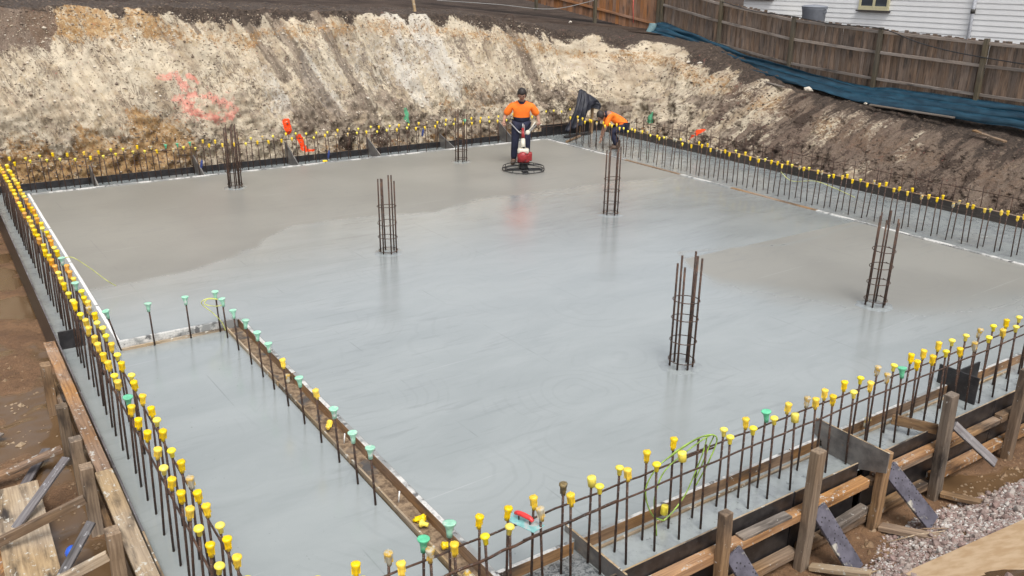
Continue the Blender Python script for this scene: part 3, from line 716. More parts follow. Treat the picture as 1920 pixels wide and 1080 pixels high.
# excavation floor, rising behind the front trench towards the viewer
def floor_z(X, Y):
    base = -.72 + .10 * (fbm(X * 1.3, Y * 1.3, 4, 301) - .5) + .06 * (fbm(X * 5, Y * 5, 3, 305) - .5)
    ramp = np.clip(3.75 - Y + .35 * (fbm(X * .9, Y * .9, 3, 311) - .5), 0, 5.6) * .60 * sstep(3.5, 6.0, X)
    ramp2 = np.clip(3.4 - Y, 0, 6) * .6 * (1 - sstep(3.5, 6.0, X))
    return base + ramp + ramp2
xs = np.concatenate([np.arange(-60, -4, 4.), np.arange(-4, 13, .07), np.arange(13, 19, .5)]); ys = np.concatenate([np.arange(-60, -2, 4.), np.arange(-2, 3, .15), np.arange(3, 14, .07), np.arange(14, 22, .5)])
co, f = grid_mesh(xs, ys, zf=floor_z)
tag(link('excavation_floor', np_mesh('excavation_floor', co, f, M['mud'])), kind='structure')

# ------------------------------------------------------------------ outer formwork, back and right
FG = 'black formply boards along the back'
ORD = ['first', 'second', 'third', 'fourth', 'fifth', 'sixth', 'seventh', 'eighth']
for qi, (a, b) in enumerate(((-3.0, .9), (.9, 3.3), (3.3, 5.7), (5.7, 8.1), (8.1, 10.5), (10.5, 12.9), (12.9, 15.2))):
    tag(timber('form_board', (a + .003, 20.92, -.12), (b - .003, 20.92, -.12 + rnd.uniform(-.006, .006)), .02, .34, M['formply'], bev=.002, topmat=M['timber_grey']), '%s black formply board from the left along the back rebate' % ORD[qi], 'formwork board', FG)
tag(timber('form_board', (15.2, 20.92, -.03), (17.42, 20.92, -.03), .03, .5, M['formply'], bev=.002), 'tall black board in the far corner behind the bending worker', 'formwork board')
for qi, (a, b) in enumerate(((20.9, 18.5), (18.5, 16.1), (16.1, 13.7), (13.7, 11.3), (11.3, 8.9), (8.9, 6.5), (6.5, 3.0))):
    tag(timber('form_board', (17.41, a - .003, -.03), (17.41, b + .003, -.03), .02, .28, M['board_dark'], bev=.002), '%s dark board from the far corner along the right rebate' % ORD[qi], 'formwork board', 'black formply boards along the right')
    tag(timber('top_timber', (17.44, a - .003, .10 + rnd.uniform(-.006, .006)), (17.44, b + .003, .10 + rnd.uniform(-.006, .006)), .07, .035, M['timber'], bev=.003), '%s brown capping timber from the far corner along the right' % ORD[qi], 'timber', 'timber capping along the right')
for q, (xx, zz) in enumerate([(2.9, .30), (5.14, .31), (7.38, .43), (9.58, .35), (11.76, .26), (13.72, .42)]):
    mb = MB(); th = .012
    prof = [(20.98, zz), (20.93, zz), (20.12, .0), (20.08, -.095), (20.6, -.095), (20.98, -.095)]
    vs = [(xx - th, y_, z_) for y_, z_ in prof] + [(xx + th, y_, z_) for y_, z_ in prof]; n = len(prof)
    mb.add(vs, [tuple(range(n)), tuple(range(n, 2 * n))[::-1]] + [(k, k + n, (k + 1) % n + n, (k + 1) % n) for k in range(n)])
    ords = ['first', 'second', 'third', 'fourth', 'fifth', 'sixth'][q]
    tag(mb.build('spreader_plate', M['spreader']), '%s triangular plywood plate from the left across the back rebate' % ords, 'plywood plate', 'plywood plates across the back rebate')
tag(timber('spreader_plate', (.93, 11.4, .01), (1.22, 11.4, .02), .02, .26, M['formply'], bev=.002), 'dark plywood plate across the left rebate among the bars', 'plywood plate')

# ------------------------------------------------------------------ outer formwork, front
FW = 'black formply boards along the front'
for q, (a, b) in enumerate([(1.0, 3.92), (3.94, 5.98), (6.0, 6.93), (7.05, 9.4), (9.41, 11.8), (11.81, 13.6)]):
    tag(timber('form_board', (a, 4.19, -.36), (b, 4.19, -.36 + (.004 if q % 2 else 0)), .02, .73, M['formply'], bev=.002, topmat=M['timber_pale']),
        ['black formply board at the bottom of the photo left of the tilted plate', 'long black formply board between two front posts', 'short black formply board left of the grey plywood plate', 'scuffed black formply board right of the grey plywood plate', 'black formply board at the right end of the front', 'black formply board at the right end of the front'][q], 'formwork board', FW)
tag(timber('waler', (3.6, 4.115, -.185), (6.98, 4.115, -.18), .11, .09, M['timber_orange'], bev=.006, seg=10, wob=.003), 'long orange timber waler below the black board, left of the grey plate', 'timber waler')
tag(timber('waler', (7.12, 4.12, -.16), (8.6, 4.12, -.16), .10, .045, M['timber_orange'], bev=.005, wob=.003), 'orange timber waler right of the grey plate, upper of two', 'timber waler')
tag(timber('waler', (7.05, 4.125, -.215), (9.4, 4.125, -.215), .09, .06, M['timber'], bev=.005, wob=.003), 'brown timber waler right of the grey plate, lower of two', 'timber waler')
tag(timber('waler', (9.42, 4.125, -.2), (13, 4.125, -.2), .09, .09, M['timber'], bev=.005), 'brown timber waler at the far right end of the front', 'timber waler')
tag(timber('plank', (5.2, 4.11, -.125), (5.82, 4.10, -.12), .10, .028, M['timber_grey'], bev=.004), 'short pale plank offcut lying on the orange waler', 'plank')
tag(timber('lower_waler', (3.8, 4.12, -.60), (6.0, 4.12, -.60), .10, .09, M['timber'], bev=.006), 'brown bottom waler left of the tallest front post', 'timber waler')
tag(timber('lower_waler', (6.08, 4.12, -.60), (8.1, 4.12, -.60), .10, .09, M['timber'], bev=.006, seg=8), 'brown bottom waler between the tallest post and the right post', 'timber waler')
tag(timber('lower_waler', (8.2, 4.12, -.55), (12, 4.12, -.55), .10, .09, M['timber_orange'], bev=.006), 'brown bottom waler beyond the right post', 'timber waler')
tag(timber('offcut', (6.36, 4.06, -.50), (6.98, 4.08, -.46), .09, .08, M['timber_grey'], bev=.005), 'short squared timber offcut lying on the bottom waler', 'timber offcut')
def post(x, y, z0, z1, w, dd_, mat, label, lean=(0, 0)):
    return tag(timber('post', (x, y, z0), (x + lean[0], y + lean[1], z1), w * 1.12, dd_ * 1.12, mat, bev=.006, seg=7, wob=.003, upref=(0, 1, 0)), label, 'timber post')
post(4.91, 4.02, -.8, .30, .09, .075, M['timber'], 'short brown post at the bottom edge, left of the tallest front post', (-.03, 0))
post(6.01, 4.02, -.8, .52, .10, .085, M['timber_post'], 'tallest weathered front post standing against the orange waler')
post(7.08, 4.01, -.8, .17, .10, .075, M['timber'], 'brown front post holding the grey plywood plate', (0, 0))
post(8.16, 4.02, -.8, .50, .11, .085, M['timber_post'], 'split-topped weathered post at the right edge of the photo', (-.06, 0))
post(9.6, 4.02, -.8, .4, .10, .085, M['timber'], 'brown post furthest along the front formwork')
tag(timber('tie_timber', (7.93, 4.5, .05), (8.15, 4.12, .04), .035, .11, M['timber'], bev=.003), 'short timber block nailed level behind the right-edge post', 'timber block')
tag(timber('tie_timber', (8.18, 3.97, -.66), (8.5, 3.3, -.62), .09, .045, M['timber'], bev=.003), 'timber ground strut running from the foot of the right-edge post', 'timber strut')
tag(timber('tie_timber', (7.12, 3.96, -.66), (7.25, 3.40, -.52), .12, .045, M['timber'], bev=.003), 'timber ground strut at the foot of the post with the grey plate', 'timber strut')
tag(timber('tie_timber', (6.05, 3.95, -.68), (6.2, 3.45, -.5), .09, .045, M['timber_pale'], bev=.003), 'timber ground strut at the foot of the tallest post', 'timber strut')
tag(timber('brace', (6.13, 4.02, -.12), (6.33, 3.66, -.66), .19, .03, M['brace'], bev=.003, upref=(0, -1, .3)), 'purple-black speckled ply brace leaning on the tallest post', 'plywood brace')
tag(timber('brace', (7.20, 4.02, -.06), (7.52, 3.66, -.60), .19, .03, M['brace'], bev=.003, upref=(0, -1, .3)), 'half whitened ply brace leaning on the grey-plate post', 'plywood brace')
tag(timber('brace', (5.02, 4.02, -.15), (5.22, 3.66, -.70), .19, .03, M['brace'], bev=.003, upref=(0, -1, .3)), 'dark ply brace at the bottom edge beside the short post', 'plywood brace')
tag(timber('brace', (8.27, 4.02, .1), (8.62, 3.7, -.3), .10, .03, M['timber_cement'], bev=.003, upref=(0, -1, .3)), 'grey brace leaning on the right-edge post', 'plywood brace')
tag(timber('crate_side', (9.3, 4.82, .06), (9.3, 4.35, .06), .02, .34, M['formply'], bev=.002), 'dark plywood plate across the front rebate at the right edge', 'plywood plate')
tag(timber('crate_side', (9.32, 4.60, .06), (9.75, 4.60, .06), .02, .34, M['formply'], bev=.002), 'dark plywood return plate behind the right-edge bars', 'plywood plate')
# grey spreader plate and dark tilted plate (shaped boards with thickness)
def plate(xx, prof, mat, label, th=.009):
    mb = MB(); n = len(prof)
    vs = [(xx - th, a, b) for a, b in prof] + [(xx + th, a, b) for a, b in prof]
    mb.add(vs, [tuple(range(n))], 0); b0 = len(mb.v) - 2 * n
    mb.f.append([b0 + n + k for k in range(n)][::-1]); mb.m.append(0); mb.sm.append(False)
    for k in range(n): mb.f.append([b0 + k, b0 + k + n, b0 + (k + 1) % n + n, b0 + (k + 1) % n]); mb.m.append(1 if k == 0 else 0); mb.sm.append(False)
    return tag(mb.build('spreader_plate', [mat, M['timber_pale']]), label, 'plywood plate')
plate(7.0, [(4.76, .215), (3.93, .215), (3.93, .0), (4.22, -.098), (4.64, -.098), (4.66, .0), (4.76, .04)], M['spreader'], 'grey cement-filmed plywood plate standing across the front rebate')
plate(3.885, [(4.86, .065), (4.08, .065), (4.08, -.098), (4.86, -.098)], M['spreader'], 'dark tilted plywood plate across the front rebate beside the rough concrete')

# ------------------------------------------------------------------ outer formwork, left
for q, (a, b) in enumerate([(20.9, 16), (16, 12.0), (12.0, 8.2), (8.2, 6.75), (6.75, 3.9)]):
    mt = M['timber_cement'] if q < 4 else M['timber_pale']
    tag(timber('form_board', (.918, a - .003, -.29), (.918, b + .003, -.29), .02, .60, M['formply'], bev=.002, topmat=mt), ['black form board at the far left', 'black form board at the far left', 'grey-topped form board at the left edge of the photo', 'grey-topped form board next to the splattered plank', 'pale-topped form board in the bottom left corner'][q], 'formwork board', 'form boards along the left')
tag(timber('side_plank', (.835, 11.6, -.06), (.835, 9.5, -.06), .13, .045, M['timber_orange'], bev=.004, seg=8), 'orange-stained flat plank along the left form board, farthest of three', 'plank')
tag(timber('side_plank', (.835, 9.48, -.05), (.835, 8.0, -.05), .13, .045, M['timber_orange'], bev=.004, seg=8), 'orange-stained flat plank along the left form board, middle of three', 'plank')
tag(timber('side_plank', (.83, 7.98, -.04), (.83, 4.4, -.045), .15, .045, M['timber_pale'], bev=.004, seg=12), 'pale cement-splattered flat plank along the left form board', 'plank')
for q, (yy, zt, m) in enumerate([(9.6, -.02, 'timber_grey'), (8.72, .0, 'timber_grey'), (8.08, .02, 'timber_grey'), (6.82, .06, 'timber_grey'), (10.9, -.04, 'timber'), (5.3, .02, 'timber')]):
    post(.70, yy, -.85, zt, .10, .12, M['timber_post' if m == 'timber_grey' else m], ['first short post from the left edge of the photo beside the plank', 'second short post from the left edge beside the plank', 'third weathered short post, beside the start of the pale plank', 'nearest short post, beside the splattered plank at bottom left', 'brown short post far along the left formwork', 'brown short post at the near end of the left formwork'][q])
tag(timber('strut', (-.9, 6.95, -.62), (.64, 6.84, -.18), .045, .09, M['timber_pale'], bev=.004), 'pale timber strut butting the nearest left post', 'timber strut')
tag(timber('strut', (-.7, 8.0, -.62), (.63, 7.90, -.22), .045, .09, M['timber'], bev=.004), 'brown timber strut below the third left post', 'timber strut')
tag(timber('strut', (.12, 7.15, -.70), (.62, 7.55, -.26), .09, .03, M['timber_cement'], bev=.004), 'grey-purple board leaning between the two lower struts', 'timber strut')
tag(timber('strut', (-.1, 8.2, -.66), (.60, 8.75, -.2), .09, .03, M['timber_cement'], bev=.004), 'grey weathered board leaning on the second left post', 'timber strut')
tag(timber('lower_waler', (.78, 11.6, -.52), (.78, 4.4, -.52), .05, .12, M['timber'], bev=.005), 'long brown waler low on the left formwork', 'timber waler')
tag(timber('strut', (-.6, 9.4, -.68), (.62, 9.45, -.45), .12, .04, M['timber_orange'], bev=.004), 'orange-brown board on the mud by the farther left posts', 'timber strut')
mb = MB(); mb.lathe([(.0, 0), (.05, .0), (.06, .02), (.055, .07), (.03, .09), (.0, .09)], 10, closed_top=False, closed_bot=False)
tag(mb.build('plastic_cup', m_plain('blue_plastic', (.02, .10, .55), .4), loc=(.42, 7.55, -.52), rot=(.6, .3, 0)), 'blue plastic cup lying in the mud between the left struts', 'plastic cup')

for q, (a, b, w_, m_, l) in enumerate([((.10, 7.2, -.58), (.12, 9.1, -.56), .42, 'timber_pale', 'wide pale plywood panel lying behind the left posts'), ((-.55, 7.0, -.66), (.25, 8.7, -.64), .20, 'timber_orange', 'wide orange-brown board lying flat in the mud beyond the left posts'), ((-1.3, 9.3, -.66), (.1, 10.6, -.65), .14, 'timber_grey', 'grey board lying flat in the mud at the left edge'),
                               ((-.2, 6.0, -.66), (.55, 6.35, -.62), .12, 'timber_pale', 'pale offcut lying in the mud by the nearest left post'), ((.1, 9.0, -.66), (.5, 9.9, -.64), .09, 'timber_cement', 'cement-grey offcut lying in the mud beside the left posts')]):
    tag(timber('plank', a, b, w_, .03, M[m_], bev=.004), l, 'plank')
lv, lf = [], []; rl = random.Random(77)
for k in range(2600):
    x = rl.uniform(-4, .75) if k % 3 else rl.uniform(4.6, 11); y = rl.uniform(4.5, 13) if k % 3 else rl.uniform(3.4, 4.0); s_ = rl.uniform(.006, .028) * (2 if rl.random() < .04 else 1)
    z_ = -.70 + .05 * rl.random() * 0; b0 = len(lv); lx, ly, lz = rl.uniform(.7, 1.2), rl.uniform(.6, 1.1), rl.uniform(.4, .8)
    if k % 3: zz_ = float(floor_z(np.array([x]), np.array([y]))[0])
    else: zz_ = float(floor_z(np.array([x]), np.array([y]))[0])
    for dx, dy, dz in ((1, 0, 0), (0, 1, 0), (-1, 0, 0), (0, -1, 0), (.2, .1, 1), (0, 0, -1)): lv.append((x + dx * s_ * lx, y + dy * s_ * ly, zz_ + dz * s_ * lz))
    lf += [tuple(b0 + i for i in t_) for t_ in ((0, 1, 4), (1, 2, 4), (2, 3, 4), (3, 0, 4), (1, 0, 5), (2, 1, 5), (3, 2, 5), (0, 3, 5))]
me_ = bpy.data.meshes.new('mud_litter'); me_.from_pydata(lv, [], lf); me_.materials.append(mk_soil('litter_soil', (.20, .12, .065), (.36, .27, .18)))
tag(link('mud_litter', me_), 'small clods and stones scattered on the excavation floor', 'clods', kind='stuff')

# ------------------------------------------------------------------ starter bars with caps
def cap_mesh(kind, mat, name='cap'):
    mb = MB()
    if kind == 'y':     # funnel with slotted head
        mb.lathe([(.015, -.085), (.017, -.085), (.019, -.05), (.026, -.01), (.033, .008), (.034, .022), (.026, .028), (.0, .029)], 12, closed_top=False)
        for k in range(4):
            a = k * math.pi / 2
            mb.box(-.002, .002, .018, .030, -.06, -.005, M=Matrix.Rotation(a, 4, 'Z'))
        mb.box(-.028, .028, -.003, .003, .026, .032)
    elif kind == 'm':   # mushroom
        mb.lathe([(.015, -.06), (.018, -.058), (.020, -.02), (.034, -.006), (.037, .004), (.032, .016), (.018, .023), (0, .024)], 14, closed_top=False)
    elif kind == 'b':   # bucket
        mb.lathe([(.026, -.075), (.034, -.073), (.037, .0), (.034, .008), (.0, .010)], 12, closed_top=False)
    elif kind in 'gw':  # wide trumpet
        s_ = 1.0 if kind == 'g' else 1.1
        mb.lathe([(.016 * s_, -.10), (.020 * s_, -.10), (.022 * s_, -.06), (.028 * s_, -.025), (.044 * s_, .0), (.046 * s_, .007), (.044 * s_, .012), (.034 * s_, .011), (0, .010)], 16, closed_top=False)
    return mb.mesh(name, mat)
CAPS = {'y': ('y', M['cap_yellow']), 'm': ('m', M['cap_lemon']), 'b': ('b', M['cap_lemon']), 'd': ('y', M['cap_dirty']), 'k': ('y', M['cap_brown']),
        'o': ('y', M['cap_orange']), 'g': ('g', M['cap_green']), 'w': ('w', M['cap_mint']), 't': ('g', M['cap_mint'])}
CAPM = {k: cap_mesh(a, b) for k, (a, b) in CAPS.items()}
BARM = {}
def bar_mesh(h):
    h = round(h, 2)
    if h not in BARM:
        mb = MB(); mb.tube([(0, 0, -.02), (0, 0, h * .5), (0, 0, h)], .0105, 7)
        BARM[h] = mb.mesh('bar', M['rebar'])
    return BARM[h]
CN = {'y': 'slotted yellow cap', 'm': 'mushroom-shaped lemon cap', 'b': 'bucket-shaped lemon cap', 'd': 'cement-dusted yellow cap', 'k': 'mud-covered dark cap',
      'o': 'orange-tinted cap', 'g': 'green trumpet cap', 'w': 'wide pale mint cap', 't': 'pale green trumpet cap', 'u': 'bare uncapped top'}
SPEC = []
def spec(x, y, zb, x1, y1, z1, cap, row, label=None): SPEC.append((x, y, zb, x1, y1, z1, cap, row, label))
FI = [(1.6, .68, 'm'), (1.87, 0.68, 'y'), (2.11, 0.67, 'd'), (2.38, 0.69, 'g'), (2.59, 0.74, 'w'), (2.84, 0.69, 'y'), (3.09, 0.67, 'y'), (3.32, 0.68, 'y'), (3.6, 0.7, 'k'), (3.88, 0.68, 'b'), (4.17, 0.67, 'm'), (4.46, 0.71, 'y'), (4.76, 0.74, 'y'), (5.06, 0.68, 'u'), (5.37, 0.66, 'm'), (5.65, 0.67, 'y'), (5.92, 0.68, 'g'), (6.23, 0.66, 'y'), (6.5, 0.65, 'd'), (6.76, 0.66, 'y'), (7.06, 0.67, 'y'), (7.32, 0.66, 'm'), (7.59, 0.7, 'd'), (7.88, 0.66, 'm'), (8.17, 0.7, 'y'), (8.4, 0.69, 'y'), (8.67, 0.72, 'y'), (8.93, 0.7, 'm')]
FN = [(1.84, .69, 'm'), (2.12, 0.69, 'y'), (2.34, 0.71, 'd'), (2.53, 0.68, 'y'), (2.78, 0.66, 'm'), (2.99, 0.66, 'm'), (3.26, 0.7, 'd'), (3.54, 0.72, 'y'), (3.82, 0.71, 'm'), (4.1, 0.75, 'y'), (4.41, 0.71, 'm'), (4.69, 0.73, 'b'), (4.97, 0.72, 'u'), (5.26, 0.7, 'm'), (5.55, 0.7, 'm'), (5.82, 0.72, 'm'), (6.11, 0.68, 'b'), (6.39, 0.74, 'y'), (6.65, 0.7, 'y'), (6.97, 0.67, 'm'), (7.23, 0.69, 'y'), (7.5, 0.71, 'd'), (7.74, 0.73, 'g'), (8.0, 0.73, 'y'), (8.28, 0.72, 'y'), (8.52, 0.73, 'm')]
for k in range(14):
    FI.append((9.21 + .285 * k, .69 + rnd.uniform(-.02, .02), rnd.choice('yymmd'))); FN.append((8.80 + .285 * k, .70 + rnd.uniform(-.02, .02), rnd.choice('yymmd')))
RFI, RFN = 'inner front row', 'outer front row'
SP = {('FI', 2.38): 'bright green-capped bar at the bottom edge beside the channel end', ('FI', 2.59): 'bar with wide mint cap over the near end of the channel', ('FI', 3.6): 'bar with mud-covered dark cap, second to the left of the dark tilted plate',
      ('FI', 3.88): 'bar with big bucket-shaped yellow cap just right of the dark tilted plate', ('FI', 5.06): 'bare uncapped bar inside the green cable coil, inner row', ('FI', 5.92): 'green-capped bar right of the cable coil in the front row',
      ('FN', 4.69): 'bucket-capped bar in the middle of the green cable coil', ('FN', 4.97): 'bare uncapped bar at the right side of the cable coil, outer row', ('FN', 6.11): 'bucket-capped bar left of the grey plywood plate',
      ('FN', 7.74): 'green-capped bar right of the grey plywood plate'}
for x, zt, c in FI:
    j = rnd.uniform(-.012, .012); lean = .035 + max(0, (x - 5)) * .012
    spec(x - lean * .6 + j, 4.52 + rnd.uniform(-.01, .01), -.1, x, 4.55, zt, c, 'FI', SP.get(('FI', x)))
for x, zt, c in FN:
    spec(x + rnd.uniform(-.005, .03), 4.345 + rnd.uniform(-.01, .01), -.1, x, 4.38, zt, c, 'FN', SP.get(('FN', x)))
LO = [(9.98, 'y'), (9.71, 'y'), (9.43, 'y'), (9.2, 'y'), (8.87, 'y'), (8.66, 'y'), (8.32, 'm'), (8.12, 'y'), (7.81, 'g'), (7.54, 'y'), (7.28, 'y'), (7.02, 'y'), (6.67, 'y'), (6.40, 'm'), (6.18, 'y'), (5.92, 'y'), (5.71, 'y'), (5.44, 'm'), (5.2, 'y'), (4.96, 'm'), (4.7, 'y'), (10.22, 'm'), (10.59, 'y'), (10.75, 'm'), (10.98, 'm'), (11.37, 'y'), (11.58, 'y')]
LI = [(12.72, 't'), (12.27, 'o'), (11.99, 'o'), (11.72, 'y'), (11.51, 't'), (11.13, 'm'), (10.89, 'y'), (10.70, 'y'), (10.53, 'd'), (10.28, 'y'), (10.02, 'm'), (9.78, 'm'), (9.54, 'm'), (9.28, 'y'), (8.92, 'm'), (8.70, 'y'), (8.38, 'm'), (8.15, 'y'), (7.86, 'y'), (7.57, 'y'), (7.29, 'm'), (7.04, 'y'), (6.74, 'm'), (6.48, 'y'), (6.2, 'd'), (5.95, 'y'), (5.73, 'y'), (5.48, 'm'), (5.25, 'y'), (5.04, 'y'), (4.80, 'm')]
for k in range(1, 30):
    LO.append((11.58 + .285 * k, rnd.choice('yymo')))
for k in range(1, 26):
    LI.append((12.72 + .285 * k, rnd.choice('yymo')))
for y, c in LO: spec(1.085 + rnd.uniform(-.01, .01), y + .09, -.1, 1.095 + rnd.uniform(-.012, .012), y, .745 + rnd.uniform(-.015, .015), c, 'LO', 'green-capped bar among yellow ones in the outer left row' if (c == 'g') else None)
for y, c in LI: spec(1.245 + rnd.uniform(-.01, .01), y + .07, -.1, 1.235 + rnd.uniform(-.015, .015), y, .69 + rnd.uniform(-.015, .015), c, 'LI', {12.72: 'pale green-capped bar farthest back at the left edge of the photo', 11.51: 'pale green-capped bar in the inner left row near the white board'}.get(y))
spec(1.19, 5.6, -.1, 1.185, 5.58, .42, 'u', 'LO', 'short uncapped bar between the two left rows near the bottom')
for k in range(-8, 58):
    x = 2.53 + .283 * k
    if x > 17.2: break
    for yy, row in ((20.77, 'BO'), (20.45, 'BI')):
        c = rnd.choice('yyymmmd')
        if row == 'BO' and (abs(x - 4.8) < .3 or abs(x - 12.4) < .15): c = 'g'
        xx = x + (.07 if row == 'BI' else 0) + rnd.uniform(-.02, .02)
        if row == 'BI' and xx > 14.6: continue
        spec(xx, yy, -.1, xx - .02 + rnd.uniform(-.03, .03), yy, .64 + rnd.uniform(-.025, .025) - (.05 if row == 'BI' else 0), c, row)
for k in range(0, 56):
    y = 19.7 - .3 * k
    for xx, row, o in ((15.33, 'RA', 0), (15.53, 'RB', 0)):
        if k < 5 and xx < 15.4: pass
        c = rnd.choice('yyyyymd')
        spec(xx + rnd.uniform(-.015, .015), y + o, -.1, xx + rnd.uniform(-.03, .04), y + o + rnd.uniform(-.03, .03), .62 + rnd.uniform(-.04, .04), c, row)
    spec(17.62, y + .05, -.12, 17.62 + rnd.uniform(-.03, .03), y + .05, .50 + rnd.uniform(-.04, .04), 'u', 'RC')
GR = [(2.80, 10.68, 't'), (2.80, 10.22, 't'), (2.8, 9.72, 't'), (2.8, 9.30, 't'), (2.8, 8.92, 't'), (2.79, 8.44, 'y'), (2.79, 7.96, 't'), (2.79, 7.50, 'y'), (2.79, 7.05, 't'), (2.78, 6.60, 't'), (2.77, 6.20, 't')]
ow = ['first', 'second', 'third', 'fourth', 'fifth', 'sixth', 'seventh', 'eighth', 'ninth', 'tenth', 'eleventh']
for k, (x, y, c) in enumerate(GR):
    spec(x, y, -.1, x - .015, y + .03, .44 + rnd.uniform(-.02, .03), c, 'GC', '%s bar along the timber channel from its far corner, with %s cap' % (ow[k], 'green' if c != 'y' else 'yellow'))
for k, x in enumerate((1.95, 2.40, 2.78)):
    spec(x, 10.93, -.1, x - .01, 10.95, .46, 't', 'GB', '%s green-capped bar from the left in front of the white spattered board' % ow[k])
spec(1.56, 10.99, -.1, 1.45, 10.95, .46, 't', 'GB', 'green-capped bar at the left end of the white spattered board')
RN = {'FI': ('in the inner row of the front rebate', 'starter bars along the front, inner row'), 'FN': ('in the outer row of the front rebate', 'starter bars along the front, outer row'),
      'LO': ('in the outer row by the left formwork', 'starter bars along the left, outer row'), 'LI': ('in the inner row by the left formwork', 'starter bars along the left, inner row'),
      'BO': ('at the back, nearer the earth bank', 'starter bars along the back, outer row'), 'BI': ('at the back, nearer the slab', 'starter bars along the back, inner row'),
      'RA': ('on the right, nearer the slab', 'starter bars along the right, inner row'), 'RB': ('on the right, in the second row', 'starter bars along the right, second row'),
      'RC': ('behind the black boards on the right', 'bare bars behind the right boards'), 'GC': ('beside the timber channel', 'starter bars beside the timber channel'), 'GB': ('before the white board', 'starter bars before the white board')}
def px(p):
    c = R @ (np.array(p) - [0, 0, CAMZ])
    if c[2] < .3: return None
    return 960 + 1630 * c[0] / c[2], 540 + 1630 * c[1] / c[2], c[2]
def inview(q):
    p = px((q[3], q[4], q[5] if q[7][0] != 'R' else .2))
    return p is not None and -20 < p[0] < 1940 and -60 < p[1] < 1130
def nearview(q):
    p = px((q[3], q[4], q[5])); return p is not None and -700 < p[0] < 2700 and p[1] < 1500
SPEC = [q for q in SPEC if inview(q) or nearview(q)]
SPEC.sort(key=lambda q: px((q[3], q[4], q[5]))[2] + (0 if inview(q) else 100))
def bar_matrix(q):
    a = Vector((q[0], q[1], q[2])); b = Vector((q[3], q[4], q[5])); d = b - a
    return a, d.length, d.to_track_quat('Z', 'Y')
LIM = 290; far = MB(); fmats = [M['rebar'], M['cap_yellow'], M['cap_lemon'], M['cap_dirty'], M['cap_green'], M['cap_orange']]
fidx = {'y': 1, 'm': 2, 'd': 3, 'g': 4, 'o': 5, 'b': 2, 'k': 3}
nbar = 0
for q in SPEC:
    a, L, rot = bar_matrix(q); row, gname = RN[q[7]]
    if nbar < LIM and q[7] != 'RC':
        where = row
        if q[7] in ('LO', 'LI'):
            side = 'outer' if q[7] == 'LO' else 'inner'
            where = '%s left row, %s' % (side, 'near the bottom edge' if q[4] < 6.2 else 'beside the pale splattered plank' if q[4] < 8.0 else 'beside the orange planks' if q[4] < 10.9 else 'beyond the dark cross plate')
        elif q[7] in ('FI', 'FN'):
            side = 'outer' if q[7] == 'FN' else 'inner'
            where = '%s front row, %s' % (side, 'left of the dark tilted plate' if q[3] < 3.89 else 'around the cable coil' if q[3] < 5.4 else 'left of the grey plate' if q[3] < 7.0 else 'right of the grey plate')
        elif q[7] in ('BO', 'BI'):
            side = 'bank-side' if q[7] == 'BO' else 'slab-side'
            where = '%s back row, %s' % (side, 'left of the farthest left cage' if q[3] < 5.2 else 'by the orange paint' if q[3] < 8.6 else 'left of the standing worker' if q[3] < 12.6 else 'right of the standing worker')
        lab = q[8] or ('starter bar with %s, %s' % (CN[q[6]], where))
        if q[6] == 'u':
            o = link('starter_bar', bar_mesh(L), None, a, rot.to_euler()); tag(o, lab, 'rebar', gname)
        else:
            o = empty('starter_bar', a, lab, 'rebar', gname); o.rotation_euler = rot.to_euler()
            link('bar', bar_mesh(L - .02), o)
            cp_ = link('cap', CAPM[q[6]], o, (0, 0, L), (rnd.uniform(-.10, .10), rnd.uniform(-.10, .10), rnd.uniform(0, 6.28))); k_ = .82 if q[7][0] in 'BR' else 1.0; cp_.scale = (k_, k_, k_)
        nbar += 1
    else:
        b = a + rot @ Vector((0, 0, L)); far.tube([a, b], .010, 5, 0)
        if q[6] != 'u':
            Mx = Matrix.Translation(b) @ rot.to_matrix().to_4x4()
            pr = {'m': [(.015, -.05), (.029, 0), (.0, .020)], 'g': [(.02, -.1), (.046, 0), (0, .01)]}.get(q[6], [(.015, -.07), (.028, .012), (.0, .024)])
            far.lathe(pr, 7, fidx.get(q[6], 1), M=Mx, closed_top=False)
if far.v:
    tag(far.build('starter_bars_beyond', fmats), 'more capped and bare rusty starter bars standing in the far edge strips', 'rebar', kind='stuff')

# horizontal tie bars
def wavy(a, b, n, amp, seed):
    r = random.Random(seed); a, b = Vector(a), Vector(b)
    return [a.lerp(b, k / n) + Vector((0, r.uniform(-amp, amp), r.uniform(-amp, amp))) for k in range(n + 1)]
TB = [((1.5, 4.535, .52), (5.25, 4.535, .535), 'upper thin tie bar across the inner front bars, left length'), ((4.9, 4.545, .55), (10.5, 4.545, .535), 'upper thin tie bar across the inner front bars, right length'),
      ((1.2, 4.36, .44), (4.0, 4.36, .53), 'rusty thicker tie bar across the outer front bars, left length'), ((3.1, 4.365, .515), (10.5, 4.365, .57), 'lower thin tie bar across the outer front bars, right length')]
for k, (a, b, l) in enumerate(TB):
    mb = MB(); mb.tube(wavy(a, b, 26, .006, k), .0085 if k != 2 else .011, 6); tag(mb.build('tie_bar', M['rebar']), l, 'tie bar', 'horizontal tie bars')
for k, (x, pts, l) in enumerate([(1.125, [(1.12, 4.0, .40), (1.12, 7.05, .45), (1.12, 9.49, .40), (1.12, 11.37, .54), (1.11, 16, .5)], 'rusty tie bar sloping along the outer left bars'),
                                 (1.3, [(1.30, 4.2, .38), (1.30, 7.1, .36), (1.29, 10, .42), (1.29, 15, .42)], 'tie bar along the inner left bars, mostly behind the yellow caps')]):
    mb = MB(); mb.tube(pts, .009, 6); tag(mb.build('tie_bar', M['rebar']), l, 'tie bar', 'horizontal tie bars')
